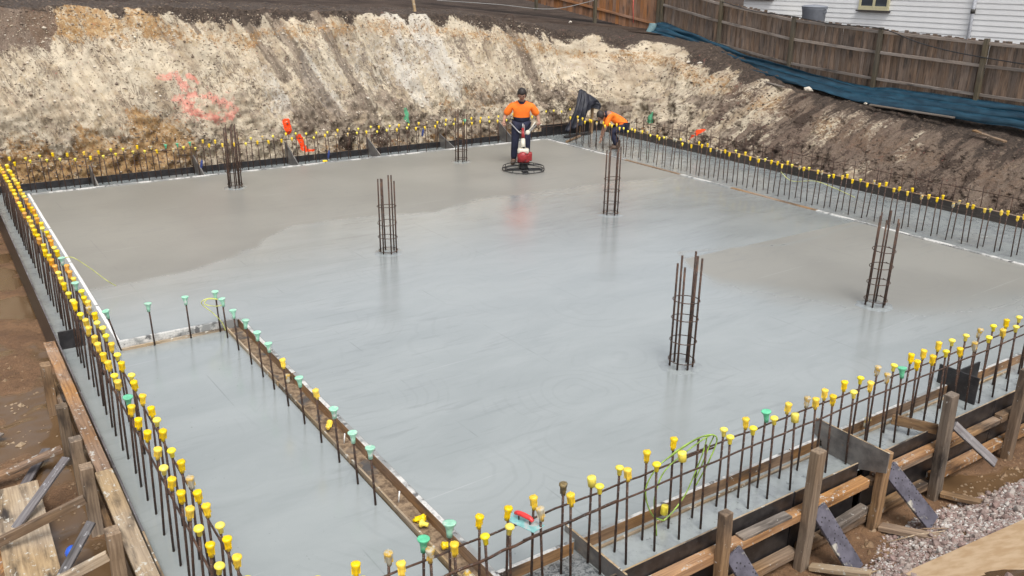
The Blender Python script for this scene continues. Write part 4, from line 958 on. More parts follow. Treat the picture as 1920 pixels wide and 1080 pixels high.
for k, (a, b, l) in enumerate([((-1, 20.74, .52), (14.6, 20.74, .50), 'long tie bar across the back bars'), ((14.2, 20.7, .2), (16.6, 20.7, .22), 'short low tie bar in the far corner'),
                               ((17.6, 19.0, .36), (17.6, 3, .42), 'tie bar across the bare bars behind the right boards')]):
    mb = MB(); mb.tube(wavy(a, b, 40, .008, 50 + k), .008, 5); tag(mb.build('tie_bar', M['rebar']), l, 'tie bar', 'horizontal tie bars')

# ------------------------------------------------------------------ column cages
def cage(x, y, h, rings, nb, lab, seed, lean=(0, 0), rad=.135):
    r = random.Random(seed)
    o = empty('column_cage', (x, y, 0), lab, 'rebar cage', 'rebar column cages on the slab')
    for k in range(nb):
        a = 2 * math.pi * k / nb + r.uniform(-.12, .12) + .4
        hh = h + r.uniform(-.09, .06)
        bx, by = rad * math.cos(a), rad * math.sin(a)
        tx, ty_ = bx * 1.0 + lean[0] + r.uniform(-.009, .009), by * 1.0 + lean[1] + r.uniform(-.009, .009)
        mb = MB(); mb.tube([(bx, by, -.02), ((bx + tx) / 2, (by + ty_) / 2, hh / 2), (tx, ty_, hh)], .0125, 8)
        mb.build('vertical_bar', M['rebar'], o)
    mb = MB(); nn_ = 30; vs = []
    for q_, (rr_, zz_) in enumerate(((.25, .0005), (.20, .006), (.15, .012), (.08, .008), (.0, .007))):
        for k in range(nn_): a = 2 * math.pi * k / nn_; w_ = 1 + .22 * mnoise.noise(Vector((math.cos(a) * 2 + seed, math.sin(a) * 2, q_ * .3))); vs.append((rr_ * w_ * math.cos(a), rr_ * w_ * math.sin(a), zz_ + (.006 * mnoise.noise(Vector((math.cos(a) * 5, math.sin(a) * 5, q_ + seed))) if q_ else 0)))
    mb.add(vs, [(i * nn_ + k, i * nn_ + (k + 1) % nn_, (i + 1) * nn_ + (k + 1) % nn_, (i + 1) * nn_ + k) for i in range(4) for k in range(nn_)], 0, True)
    mb.build('cement_shade_collar', M['strip'], o)  # disturbed concrete round the bars, its darker colour painted in for contact shade
    for z_ in rings:
        mb = MB(); f_ = z_ / h; tl = (r.uniform(-.012, .012), r.uniform(-.012, .012)); n = 28
        pts = []
        for k in range(n + 2):
            a = 2 * math.pi * k / n + r.uniform(0, .01)
            rr = rad + .022 + (.006 if k > n else 0)
            pts.append((rr * math.cos(a) + lean[0] * f_, rr * math.sin(a) + lean[1] * f_, z_ + tl[0] * math.cos(a) + tl[1] * math.sin(a) + (.012 if k > n else 0)))
        mb.tube(pts, .006, 5); mb.build('ligature', M['rebar'], o)
cage(7.04, 6.72, 1.38, (.86, .63, .35, .10), 6, 'nearest rebar cage, in the middle of the wet slab, with four rings', 1, (0, .01))
cage(10.90, 6.75, 1.33, (.84, .60, .36, .10), 6, 'rebar cage near the right edge of the slab before the white boards', 2, (.0, -.01))
cage(6.08, 12.63, 1.30, (.80, .52, .28, .05), 6, 'rebar cage left of centre at the border of dark and light concrete', 3, (0, .02))
cage(10.90, 12.63, 1.33, (.72, .48, .24, .05), 6, 'rebar cage below the power trowel towards the right', 4)
cage(10.98, 18.49, 1.25, (.28, .08), 6, 'rebar cage left of the standing worker near the back edge', 5)
cage(5.35, 18.52, 1.32, (.35, .08), 8, 'rebar cage farthest left near the back edge', 6)

# ------------------------------------------------------------------ cables, float, loose bits
def vyp(x_, y_, Y0):
    d_ = R.T @ np.array([x_ - 960, y_ - 540, 1630.]); t_ = Y0 / d_[1]; return (float(t_ * d_[0]), Y0, float(CAMZ + t_ * d_[2]))
def smooth(pts, n=6):
    P = [Vector(p) for p in pts]; out = []
    for i in range(len(P) - 1):
        p0, p1, p2, p3 = P[max(i - 1, 0)], P[i], P[i + 1], P[min(i + 2, len(P) - 1)]
        for k in range(n):
            t_ = k / n
            out.append(.5 * ((2 * p1) + (-p0 + p2) * t_ + (2 * p0 - 5 * p1 + 4 * p2 - p3) * t_ ** 2 + (-p0 + 3 * p1 - 3 * p2 + p3) * t_ ** 3))
    out.append(P[-1]); return out
M['cable'] = m_plain('green_yellow_cable', (.26, .40, .07), .4, .5, 8, .05)
M['cable_y'] = m_plain('yellow_green_cable', (.50, .52, .15), .4, .3, 8, .05)
# the coil hangs in the plane of the inner front bars
c1 = [(4.66, .02), (4.55, .10), (4.46, .28), (4.44, .45), (4.55, .60), (4.72, .66), (4.95, .71), (5.10, .70), (5.10, .58), (5.02, .40), (4.90, .20), (4.76, .08), (4.66, .02)]
c2 = [(4.58, -.09), (4.56, .08), (4.53, .30), (4.60, .52), (4.78, .63), (5.02, .71), (5.16, .71), (5.13, .60), (5.06, .42), (5.00, .33)]
c3 = [(4.60, .66), (4.74, .70), (4.95, .74), (5.12, .73), (5.18, .66), (5.10, .48), (4.98, .28)]
mb = MB()
for k, c in enumerate((c1, c2, c3)): mb.tube(smooth([(a, 4.50 - .02 * k + .012 * math.sin(i), b) for i, (a, b) in enumerate(c)]), .0065, 6)
tag(mb.build('cable_coil', M['cable']), 'green-yellow cable coil hung over the front starter bars', 'cable')
lp = [(2.84, 10.90, -.08), (2.80, 10.9, .05), (2.70, 10.9, .2), (2.60, 10.92, .31), (2.58, 10.92, .37), (2.68, 10.92, .40), (2.83, 10.9, .35), (2.86, 10.9, .30), (2.76, 10.9, .28), (2.62, 10.92, .33), (2.66, 10.92, .39), (2.78, 10.9, .37)]
mb = MB(); mb.tube(smooth(lp), .006, 6); tag(mb.build('cable_loop', M['cable_y']), 'pale yellow cable looped on the green-capped bars at the board corner', 'cable')
mb = MB(); mb.tube(smooth([(1.24, 12.9, .62), (1.40, 13.0, .60), (1.6, 12.95, .42), (1.78, 12.9, .22), (1.9, 12.95, .10)]), .006, 6)
tag(mb.build('cable_end', M['cable_y']), 'thin yellow cable end arching over the far left slab edge', 'cable')
mb = MB(); mb.tube(smooth([(15.33, 12.2, .45), (15.36, 11.9, .30), (15.33, 11.3, .42), (15.30, 10.8, .38), (15.33, 10.3, .28)]), .006, 6)
tag(mb.build('cable_end', M['cable_y']), 'green-yellow cable strung between the right starter bars', 'cable')

# magnesium float resting on the tie bars
o = empty('hand_float', (3.2, 4.50, .552), 'teal hand float with red handle lying on the front tie bars', 'hand float')
o.rotation_euler = (math.radians(-4), math.radians(0), math.radians(14))
mb = MB(); mb.box(-.062, .062, -.15, .15, 0, .004)
bld = mb.build('blade', m_plain('teal_steel_blade', (.22, .50, .50), .3, .2, 14, .05, dirt=((.42, .46, .46), .5)), o)
mb = MB()
hp = smooth([(0, .085, .045), (0, .06, .058), (0, 0, .062), (0, -.06, .058), (0, -.09, .04)], 5)
mb.tube(hp, [.013 + .008 * math.sin(math.pi * k / (len(hp) - 1)) for k in range(len(hp))], 10)
mb.build('handle', m_plain('red_plastic', (.70, .05, .05), .35), o)
mb = MB(); mb.tube([(0, .05, .004), (0, .05, .05)], .006, 6); mb.tube([(0, -.06, .004), (0, -.06, .05)], .006, 6)
mb.build('handle_bracket', M['rebar'], o)

# loose caps and plastic pegs in the channel
for k, (x, y, z_, c, l) in enumerate([(2.99, 9.0, -.05, 'd', 'cement-dusted cap on a short stub at the channel, beside the fourth green cap'), (2.97, 7.72, -.065, 'y', 'loose yellow cap lying in the channel between two yellow-capped bars'),
                                (2.985, 5.72, -.07, 'y', 'loose yellow cap in the lower channel, farthest of a few'), (2.95, 5.66, -.075, 'm', 'loose lemon cap in the lower channel next to the white peg'),
                                (2.96, 5.28, -.07, 'y', 'loose yellow cap in the lower channel before the muddy patch'), (2.93, 4.86, -.07, 'd', 'loose dusty cap under the green-capped front bar'),
                                (2.92, 4.78, -.075, 'y', 'loose yellow cap nearest the front in the channel'), (4.78, 4.60, .03, 'b', 'bucket-shaped cap on a low peg inside the cable coil'),
                                (7.68, 4.62, .02, 'd', 'dusty yellow cap low against the front edge board at the right'), (8.1, 20.3, -.05, 'y', 'loose yellow cap lying on the back rebate')]):
    o = link('loose_cap', CAPM[c], None, (x, y, z_ + .03), (rnd.uniform(.9, 1.6) if k not in (0, 7, 8) else .1, rnd.uniform(-.3, .3), rnd.uniform(0, 6)))
    tag(o, l, 'rebar cap')
M['white_plastic'] = m_plain('white_plastic', (.7, .7, .68), .4)
for k, (x, y) in enumerate(((2.97, 7.35), (2.96, 6.12))):
    mb = MB(); mb.tube([(0, 0, -.02), (0, 0, .11)], .007, 8); tag(mb.build('peg', M['white_plastic'], None, (x, y, -.09), (.05, .08, 0)), ['white plastic peg standing in the middle of the channel', 'white plastic peg standing in the lower channel'][k], 'peg')
# blue tape markers on back bars
for k, (x, z_) in enumerate([(5.17, .12), (8.28, .05), (10.95, .38)]):
    mb = MB(); mb.lathe([(.012, -.1), (.028, -.06), (.03, .04), (.022, .1), (.01, .12)], 8); tag(mb.build('marker_tape', m_plain('blue_tape', (.03, .055, .20), .5), None, (x, 20.42, z_ + .05), (.1, .15, 0)),
        ['blue tape wrap on a bar left of the left rear cage', 'blue tape wrap low on a back bar by the orange paint', 'blue tape wrap high on a back bar left of the middle cage'][k], 'tape')

# ------------------------------------------------------------------ people
def skin(name, joints, edges, rad, root, mat_fn, mats, sub=2):
    me = bpy.data.meshes.new(name + '_tmp'); keys = [k for k in joints if k in rad]; idx = {k: i for i, k in enumerate(keys)}
    me.from_pydata([joints[k] for k in keys], [(idx[a], idx[b]) for a, b in edges], [])
    ob = bpy.data.objects.new(name + '_tmp', me); C.objects.link(ob)
    mo = ob.modifiers.new('Skin', 'SKIN'); mo.use_smooth_shade = True; mo.branch_smoothing = .6
    for k in keys:
        r = rad[k]; r = r if isinstance(r, tuple) else (r, r)
        me.skin_vertices[0].data[idx[k]].radius = r
        me.skin_vertices[0].data[idx[k]].use_root = (k == root)
    s2 = ob.modifiers.new('Sub', 'SUBSURF'); s2.levels = sub; s2.render_levels = sub
    dg = bpy.context.evaluated_depsgraph_get(); out = bpy.data.meshes.new_from_object(ob.evaluated_get(dg))
    bpy.data.objects.remove(ob); bpy.data.meshes.remove(me)
    out.name = name; out.materials.clear()
    for m in mats: out.materials.append(m)
    for p in out.polygons: p.material_index = mat_fn(p.center); p.use_smooth = True
    return out
SKIN = m_plain('skin', (.36, .20, .14), .55, .08, 20, .05)
HIVIS = m_plain('hi_vis_orange', (.95, .18, .012), .75, .16, 7, 1.0)
NAVY = m_plain('navy_cloth', (.014, .016, .038), .85, .25, 12, .5)
HAIR = m_plain('dark_hair', (.02, .014, .012), .6, .3, 50, .5)
BOOT = m_plain('muddy_boot', (.10, .065, .045), .7, .3, 30, .4)
def add_head(mb, c, fwd, up, s_=1.0):
    """skull, jaw, nose, ears in the body mesh"""
    c = Vector(c); f_ = Vector(fwd).normalized(); u_ = Vector(up).normalized(); r_ = f_.cross(u_).normalized(); u_ = r_.cross(f_)
    Mx = Matrix((r_, f_, u_)).transposed().to_4x4(); Mx.translation = c
    n, m = 16, 12; vs = []
    for i in range(1, m):
        ph = -math.pi / 2 + math.pi * i / m
        for k in range(n):
            t = 2 * math.pi * k / n; x = math.cos(ph) * math.sin(t); y = math.cos(ph) * math.cos(t); z_ = math.sin(ph)
            w = .075 * (1 - .22 * max(0, -z_)); dp = .095 * (1 - .15 * max(0, -z_) * (1 if y < 0 else .2)); hh = .118
            p = Vector((x * w, y * dp, z_ * hh))
            if y > .93 * math.cos(ph) and -.25 < z_ < .1: p.y += .022 * (1 - abs(z_ + .1) / .35)
            vs.append(Mx @ (p * s_))
    fs = [(i * n + k, i * n + (k + 1) % n, (i + 1) * n + (k + 1) % n, (i + 1) * n + k) for i in range(m - 2) for k in range(n)]
    vs += [Mx @ Vector((0, 0, -.118 * s_)), Mx @ Vector((0, 0, .118 * s_))]; L = len(vs)
    fs += [(L - 2, (k + 1) % n, k) for k in range(n)] + [(L - 1, (m - 2) * n + k, (m - 2) * n + (k + 1) % n) for k in range(n)]
    mb.add(vs, fs, 0, True)
    for sx in (-1, 1): mb.ball(Mx @ Vector((sx * .078, -.005, -.01)), .028, 8, 0, (.5, .8, 1))
    mb.ball(Mx @ Vector((0, .108, -.02)), .018, 8, 0, (.8, .9, 1.2))
    return Mx
def add_hand(mb, w, d_, side, s_=1.0):
    """palm and five curled fingers; d_ is the hand direction, side points to the thumb"""
    w = Vector(w); d_ = Vector(d_).normalized(); sd_ = Vector(side); sd_ = (sd_ - d_ * sd_.dot(d_)).normalized(); n_ = d_.cross(sd_)
    mb.tube([w, w + d_ * .05, w + d_ * .09], [.026, .034, .028], 8)
    for k, L in enumerate((.07, .078, .072, .058)):
        b = w + d_ * .082 + sd_ * (.026 - .017 * k)
        mb.tube([b - d_ * .02, b + d_ * L * .45, b + d_ * L * .6 + n_ * L * .4, b + d_ * L * .3 + n_ * L * .65], [.0095, .009, .0085, .007], 6)
    b = w + d_ * .03 + sd_ * .025
    mb.tube([b, b + sd_ * .025 + d_ * .02, b + sd_ * .03 + d_ * .05 + n_ * .02], [.013, .011, .008], 6)
def person(loc, rz, J, label, group, hair_cap):
    P = empty('person', loc, label, 'person', group, rz)
    E = [('pel', 'spi'), ('spi', 'che'), ('che', 'nec'), ('nec', 'hd0')]
    for s_ in 'LR': E += [('che', 'sh' + s_), ('sh' + s_, 'el' + s_), ('el' + s_, 'wr' + s_), ('pel', 'hi' + s_), ('hi' + s_, 'kn' + s_), ('kn' + s_, 'an' + s_), ('an' + s_, 'to' + s_)]
    rad = dict(pel=(.15, .12), spi=(.14, .11), che=(.16, .115), nec=.055, hd0=.05)
    for s_ in 'LR': rad.update({'sh' + s_: .062, 'el' + s_: .046, 'wr' + s_: .029, 'hi' + s_: .092, 'kn' + s_: .062, 'an' + s_: .042, 'to' + s_: .034})
    body = skin('body', J, E, rad, 'pel', lambda c: 0, [SKIN], 2)
    mb = MB(); vs = [tuple(v.co) for v in body.vertices]; mb.add(vs, [tuple(p.vertices) for p in body.polygons], 0, True)
    hm = add_head(mb, J['head'], J['face'], J['hup'], J['hs']); hm = hm @ Matrix.Scale(J['hs'], 4)
    for s_ in 'LR':
        add_hand(mb, J['wr' + s_], J['hd' + s_], (-1 if s_ == 'L' else 1, 0, .3) if 'thumb' not in J else J['thumb'])
    mb.build('body', [SKIN], P)
    return P, E, rad, hm
def clothes(P, J, hm):
    shj = {k: J[k] for k in ('pel', 'spi', 'che', 'nec', 'shL', 'shR', 'elL', 'elR')}
    shj['nec'] = tuple(Vector(J['che']).lerp(Vector(J['nec']), .8)); shj['pel'] = tuple(Vector(J['pel']) - (Vector(J['spi']) - Vector(J['pel'])).normalized() * J['hang'])
    for s_ in 'LR': shj['el' + s_] = tuple(Vector(J['sh' + s_]).lerp(Vector(J['el' + s_]), .95))
    shr = dict(pel=(.205, .165), spi=(.205, .165), che=(.19, .15), nec=.10, shL=.086, shR=.086, elL=.092, elR=.092)
    E = [('pel', 'spi'), ('spi', 'che'), ('che', 'nec'), ('che', 'shL'), ('shL', 'elL'), ('che', 'shR'), ('shR', 'elR')]
    cut = J['cut']
    shirt = skin('shirt', shj, E, shr, 'pel', cut, [HIVIS, NAVY], 2)
    link('shirt', shirt, P)
    col = MB(); c = Vector(J['nec']).lerp(Vector(J['che']), .25); d_ = (Vector(J['nec']) - Vector(J['che'])).normalized()
    Mx = d_.to_track_quat('Z', 'Y').to_matrix().to_4x4(); Mx.translation = c
    col.lathe([(.085, -.03), (.08, .02), (.072, .025), (.07, -.02)], 12, M=Mx, closed_top=False, closed_bot=False); col.build('collar', [NAVY], P)
    tj = {k: J[k] for k in ('pel', 'hiL', 'hiR', 'knL', 'knR', 'anL', 'anR')}
    tr = dict(pel=(.165, .135), hiL=.112, hiR=.112, knL=.085, knR=.085, anL=.072, anR=.072)
    link('trousers', skin('trousers', tj, [('pel', 'hiL'), ('pel', 'hiR'), ('hiL', 'knL'), ('hiR', 'knR'), ('knL', 'anL'), ('knR', 'anR')], tr, 'pel', lambda c: 0, [NAVY], 2), P)
    for s_ in 'LR':
        a, t_ = Vector(J['an' + s_]), Vector(J['to' + s_]); mb = MB(); h_ = Vector((a.x, a.y, t_.z)) - (t_ - Vector((a.x, a.y, t_.z))) * .35
        mb.tube([a + Vector((0, 0, .08)), a, a.lerp(h_, .4)], [.06, .058, .052], 10); mb.tube([h_, Vector((a.x, a.y, t_.z + .01)), t_.lerp(a, .3), t_ + (t_ - a) * .25], [.045, .055, .052, .036], 10)
        mb.build('boot', [BOOT], P)
    hb = MB(); n, m = 16, 8; vs = []
    for i in range(m):
        ph = math.radians(-38 + 128 * i / (m - 1)) if i < m - 1 else math.radians(90)
        for k in range(n):
            t = 2 * math.pi * k / n; fr = math.cos(t)
            pz = ph if fr < .45 else max(ph, math.radians(24))
            vs.append(hm @ Vector((math.cos(pz) * math.sin(t) * .084, math.cos(pz) * fr * .104 - .004, math.sin(pz) * .127)))
    hb.add(vs, [(i * n + k, i * n + (k + 1) % n, (i + 1) * n + (k + 1) % n, (i + 1) * n + k) for i in range(m - 1) for k in range(n)], 0, True)
    hb.build('hair', [HAIR], P)
    for sx in (-1, 1):
        eb = MB(); eb.ball(hm @ Vector((sx * .03, .088, .012)), .012, 8); eb.build('eye', [HAIR], P)
    mb = MB(); mb.ball(hm @ Vector((0, .089, -.055)), .022, 8, 0, (1, .4, .35)); mb.build('mouth', [m_plain('lips', (.25, .08, .07), .5)], P)
J1 = dict(pel=(0, .02, .98), spi=(0, .0, 1.14), che=(0, -.02, 1.35), nec=(0, -.06, 1.50), hd0=(0, -.09, 1.56),
          shL=(-.20, -.03, 1.385), shR=(.20, -.03, 1.385), elL=(-.345, .02, 1.12), elR=(.345, .02, 1.12), wrL=(-.37, -.18, 1.01), wrR=(.37, -.18, 1.01),
          hiL=(-.11, .02, .92), hiR=(.11, .02, .92), knL=(-.13, -.03, .50), knR=(.12, -.06, .50), anL=(-.15, .05, .10), anR=(.13, .02, .10), toL=(-.17, -.09, .045), toR=(.15, -.12, .045),
          head=(0, -.15, 1.645), face=(0, -1, -.65), hup=(0, -.55, 1), hdL=(.12, -.8, -.35), hdR=(-.12, -.8, -.35), hs=1.2, hang=.06, cut=lambda c: 1 if c.z < 1.13 and abs(c.x) < .25 else 0)
P, E, rad, hm = person((12.10, 17.50, 0), math.radians(-34.5), J1, 'standing worker in orange and navy shirt guiding the power trowel', 'workers on the slab', True)
clothes(P, J1, hm); P.scale = (1.15, 1.1, 1.05)
J2 = dict(pel=(0, .20, .56), spi=(0, .02, .70), che=(0, -.20, .82), nec=(0, -.38, .80), hd0=(0, -.44, .76),
          shL=(-.20, -.24, .80), shR=(.20, -.24, .80), elL=(-.25, -.32, .53), elR=(.23, -.34, .53), wrL=(-.16, -.42, .28), wrR=(.12, -.44, .26),
          hiL=(-.12, .20, .52), hiR=(.12, .20, .52), knL=(-.17, -.14, .44), knR=(.17, -.16, .42), anL=(-.15, .12, .09), anR=(.15, .02, .09), toL=(-.16, -.03, .04), toR=(.17, -.13, .04),
          head=(0, -.48, .77), face=(0, -.7, -1), hup=(0, -1, .5), hdL=(.1, -.2, -1), hdR=(-.1, -.2, -1), hs=1.1, hang=.16, cut=lambda c: 0)
P2, E, rad, hm = person((15.88, 18.36, -.1), math.radians(-124), J2, 'crouching worker in orange shirt bent over in the far corner', 'workers on the slab', True)
clothes(P2, J2, hm); P2.scale = (1.08, .92, 1.16)

# ------------------------------------------------------------------ power trowel
T0 = empty('power_trowel', (11.74, 16.86, 0), 'red and white walk-behind power trowel with black guard ring', 'power trowel', None, math.radians(-34.5))
BLK = m_plain('black_steel', (.02, .02, .022), .45, .2, 30, .1); RED = m_plain('red_engine_paint', (.27, .02, .022), .4, .15, 20, .1, dirt=((.25, .22, .2), .62))
WHT = m_plain('white_tank', (.56, .53, .44), .4, .08, 20, .05, dirt=((.35, .32, .27), .62)); STL = m_plain('grey_steel', (.4, .4, .4), .35, .15, 30, .1, metal=.6)
mb = MB()
for zr, rr in ((.03, .50), (.095, .49)):
    mb.tube([(rr * math.cos(2 * math.pi * k / 40), rr * math.sin(2 * math.pi * k / 40), zr) for k in range(41)], .010, 6, caps=False)
for k in range(12):
    a = 2 * math.pi * k / 12; mb.tube([(.5 * math.cos(a), .5 * math.sin(a), .035), (.49 * math.cos(a), .49 * math.sin(a), .095)], .008, 6)
mb.build('guard_ring', BLK, T0)
mb = MB()
for k in range(4):
    a = math.pi / 2 * k + .4; mb.tube([(.05 * math.cos(a), .05 * math.sin(a), .15), (.49 * math.cos(a), .49 * math.sin(a), .095)], .012, 6)
mb.build('guard_spoke', BLK, T0)
for k in range(4):
    a = math.pi / 2 * k + .15
    mb = MB(); Mx = Matrix.Rotation(a, 4, 'Z') @ Matrix.Translation((.28, 0, .022)) @ Matrix.Rotation(math.radians(5), 4, 'X')
    mb.box(-.18, .17, -.065, .065, 0, .005, M=Mx); mb.box(-.22, .12, -.012, .012, .005, .03, M=Mx); mb.build('blade', BLK, T0)
mb = MB(); mb.lathe([(.10, .04), (.11, .08), (.09, .16), (.12, .18), (.12, .20)], 16); mb.box(-.13, .13, -.14, .14, .19, .21); mb.build('gearbox', BLK, T0)
mb = MB(); mb.lathe([(.11, 0), (.125, .02), (.125, .08), (.09, .11), (.03, .12)], 16, M=Matrix.Translation((-.02, -.05, .34)) @ Matrix.Rotation(math.radians(90), 4, 'X') @ Matrix.Translation((0, 0, .02)))
mb.build('recoil_cover', RED, T0)
mb = MB(); mb.box(-.15, .14, -.10, .12, .21, .40); mb.box(-.11, .10, -.16, -.10, .22, .29); ob = mb.build('engine', RED, T0)
bv = ob.modifiers.new('b', 'BEVEL'); bv.width = .02; bv.segments = 2
mb = MB(); mb.box(.10, .20, -.08, .09, .24, .44); ob = mb.build('air_filter', RED, T0); bv = ob.modifiers.new('b', 'BEVEL'); bv.width = .025; bv.segments = 2
mb = MB(); mb.box(-.045, .06, -.175, -.09, .25, .43); mb.build('muffler', BLK, T0)
mb = MB(); mb.box(-.15, .13, -.09, .11, .405, .53); ob = mb.build('fuel_tank', WHT, T0); bv = ob.modifiers.new('b', 'BEVEL'); bv.width = .05; bv.segments = 3
mb = MB(); mb.lathe([(.028, .53), (.028, .56), (.02, .565)], 10); mb.build('fuel_cap', BLK, T0)
mb = MB(); mb.tube([(0, .06, .25), (0, .16, .55), (0, .36, .80), (0, .50, 1.0)], [.022, .022, .02, .02], 8); mb.build('handle_stem', STL, T0)
mb = MB(); mb.tube([(-.02, .10, .52), (-.02, .20, .72)], [.065, .05], 12); mb.build('throttle_guard', WHT, T0)
mb = MB(); mb.tube([(-.02, .22, .74), (-.03, .34, .95)], [.042, .03], 10); mb.build('red_grip_tube', RED, T0)
mb = MB(); mb.tube([(-.03, .34, .95), (-.03, .36, 1.06)], [.022, .012], 8); mb.tube(smooth([(0, .36, .80), (-.12, .44, .84), (-.26, .46, .98), (-.33, .45, 1.05), (-.36, .42, 1.05)]), .015, 8)
mb.tube(smooth([(0, .36, .80), (.12, .44, .84), (.26, .46, .98), (.33, .45, 1.05), (.36, .42, 1.05)]), .015, 8); mb.build('handlebar', STL, T0)
mb = MB(); mb.tube([(.09, .28, .88), (.20, .34, 1.0), (.27, .38, 1.10)], .016, 8); mb.lathe([(.02, -.01), (.058, 0), (.058, .02), (.02, .03)], 14, M=Matrix.Translation((.09, .27, .86)) @ Matrix.Rotation(math.radians(70), 4, 'X')); mb.build('pitch_lever', WHT, T0)

# ------------------------------------------------------------------ dark cloth draped in the far corner
def cloth():
    n, m = 44, 22; vs = []
    ridge = [(16.45, 20.62, 1.22), (16.52, 20.55, 1.10), (16.62, 20.5, 1.05), (16.8, 20.5, .95)]
    for i in range(n + 1):
        u = i / n
        if u < .6:
            k = u / .6; top = Vector((16.33 + .22 * k, 20.66 - .06 * k, 1.24 - .10 * abs(k - .35)))
            bot = Vector((15.62 + .72 * k, 20.42 - .02 * k, .08 + .28 * max(0, k - .35)))
        else:
            k = (u - .6) / .4; top = Vector((16.55 + .22 * k, 20.60, 1.14 - .10 * k)); bot = Vector((16.50 + .48 * k, 20.42, .58 - .03 * k + .12 * math.sin(k * 3)))
        for j in range(m + 1):
            v = j / m; p = top.lerp(bot, v)
            fold = math.sin(u * 34 + 2 * v) * .055 * v + math.sin(u * 13 + 1) * .05 * v + .03 * (mnoise.noise(Vector((u * 9, v * 5, 0))))
            p.y -= fold + .20 * math.sin(math.pi * min(1, v * 1.1)) * .5; p.x += .03 * mnoise.noise(Vector((u * 7, v * 7, 4))) + (.10 * math.sin(math.pi * v) if u > .75 else 0)
            vs.append(p)
    w = m + 1; mb = MB(); mb.add(vs, [(i * w + j, i * w + j + 1, (i + 1) * w + j + 1, (i + 1) * w + j) for i in range(n) for j in range(m)], 0, True)
    o = mb.build('dark_cloth', m_plain('dark_navy_cloth', (.012, .013, .022), .6, .3, 6, .4)); s_ = o.modifiers.new('s', 'SOLIDIFY'); s_.thickness = .012
    return tag(o, 'dark navy cloth draped over a stake in the far corner', 'cloth')
cloth()
tag(timber('stake', (16.45, 20.68, -.1), (16.45, 20.68, 1.18), .04, .04, M['timber'], bev=.003, upref=(0, 1, 0)), 'timber stake under the dark draped cloth', 'stake')
tag(timber('stake', (16.85, 20.62, -.1), (16.85, 20.62, .75), .09, .05, M['timber'], bev=.003, upref=(0, 1, 0)), 'short dark timber stake right of the draped cloth', 'stake')
tag(timber('peg_board', (15.95, 20.55, .05), (15.95, 20.55, .42), .10, .02, M['timber_pale'], bev=.003, upref=(0, 1, 0)), 'small pale upright board at the foot of the dark cloth', 'board')
tag(timber('batten', (15.4, 20.84, .26), (17.1, 20.78, .24), .05, .03, M['timber'], bev=.003), 'thin level batten on the black board in the far corner', 'batten')
tag(timber('offcut', (15.6, 20.3, -.07), (16.7, 20.5, -.06), .12, .05, M['formply'], bev=.003), 'dark board offcut lying in the far corner of the rebate', 'board')
tag(timber('offcut', (15.2, 19.7, -.07), (16.1, 20.2, -.05), .05, .05, M['timber'], bev=.003), 'brown timber offcut lying left of the bending worker', 'timber offcut')
mb = MB()
mb.lathe([(.10, 0), (.13, .0), (.15, .22), (.155, .23), (.14, .22), (.12, .03), (0, .03)], 16, closed_top=False, closed_bot=False)

# ------------------------------------------------------------------ fences
fy = [4, 8, 12, 14.2, 17.1, 20, 22.8]; fz = [1.40, 1.45, 1.53, 1.61, 1.76, 2.12, 2.55]
def fence_base(y): return float(np.interp(y, fy, fz))
F = empty('paling_fence', (21.5, 14, 1.5), 'long weathered grey-brown paling fence above the right bank, with blue sheet at its foot', 'fence')
Fi = Vector((21.5, 14, 1.5))
PM = []
for k in range(6):
    r = random.Random(k); hh = 1.62 + r.uniform(-.025, .03); mb = MB()
    w = .108; b_ = r.uniform(-.004, .004)
    mb.box(0, hh, -w / 2, w / 2, -.009, .009)
    me = mb.mesh('paling', M['paling']); PM.append(me)
y = 4.1; k = 0
while y < 22.75:
    o = link('paling', PM[k % 6], F, (0 + (.02 if k % 2 else .0) + rnd.uniform(-.003, .003), y - Fi.y, fence_base(y) - .05 - Fi.z + rnd.uniform(-.015, .015)))
    o.rotation_euler = Matrix(((0, 0, 1), (0, 1, 0), (1, 0, 0))).to_euler() if False else (Matrix.Rotation(rnd.uniform(-.008, .008), 3, 'X') @ Matrix.Rotation(-math.pi / 2, 3, 'Y')).to_euler()
    y += .096 + rnd.uniform(-.001, .004); k += 1
posts = [5.8, 8.65, 11.5, 14.35, 17.2, 20.05, 22.75]
for q, y in enumerate(posts):
    z0 = fence_base(y); timber('post', (21.40, y, z0 - .3), (21.40, y, z0 + 1.62), .12, .10, M['paling_post'], F, bev=.006, upref=(0, 1, 0))
for a, b in zip(posts[:-1], posts[1:]):
    for hz, w in ((.98, .075), (1.50, .075), (.30, .07)):
        timber('rail', (21.43, a + .05, fence_base(a) + hz), (21.43, b - .05, fence_base(b) + hz), .04, w, M['paling_rail'], F, bev=.004, seg=4)
timber('capping', (21.50, 4.1, fence_base(4.1) + 1.60), (21.50, 11.5, fence_base(11.5) + 1.60), .05, .02, M['paling_rail'], F) if False else None
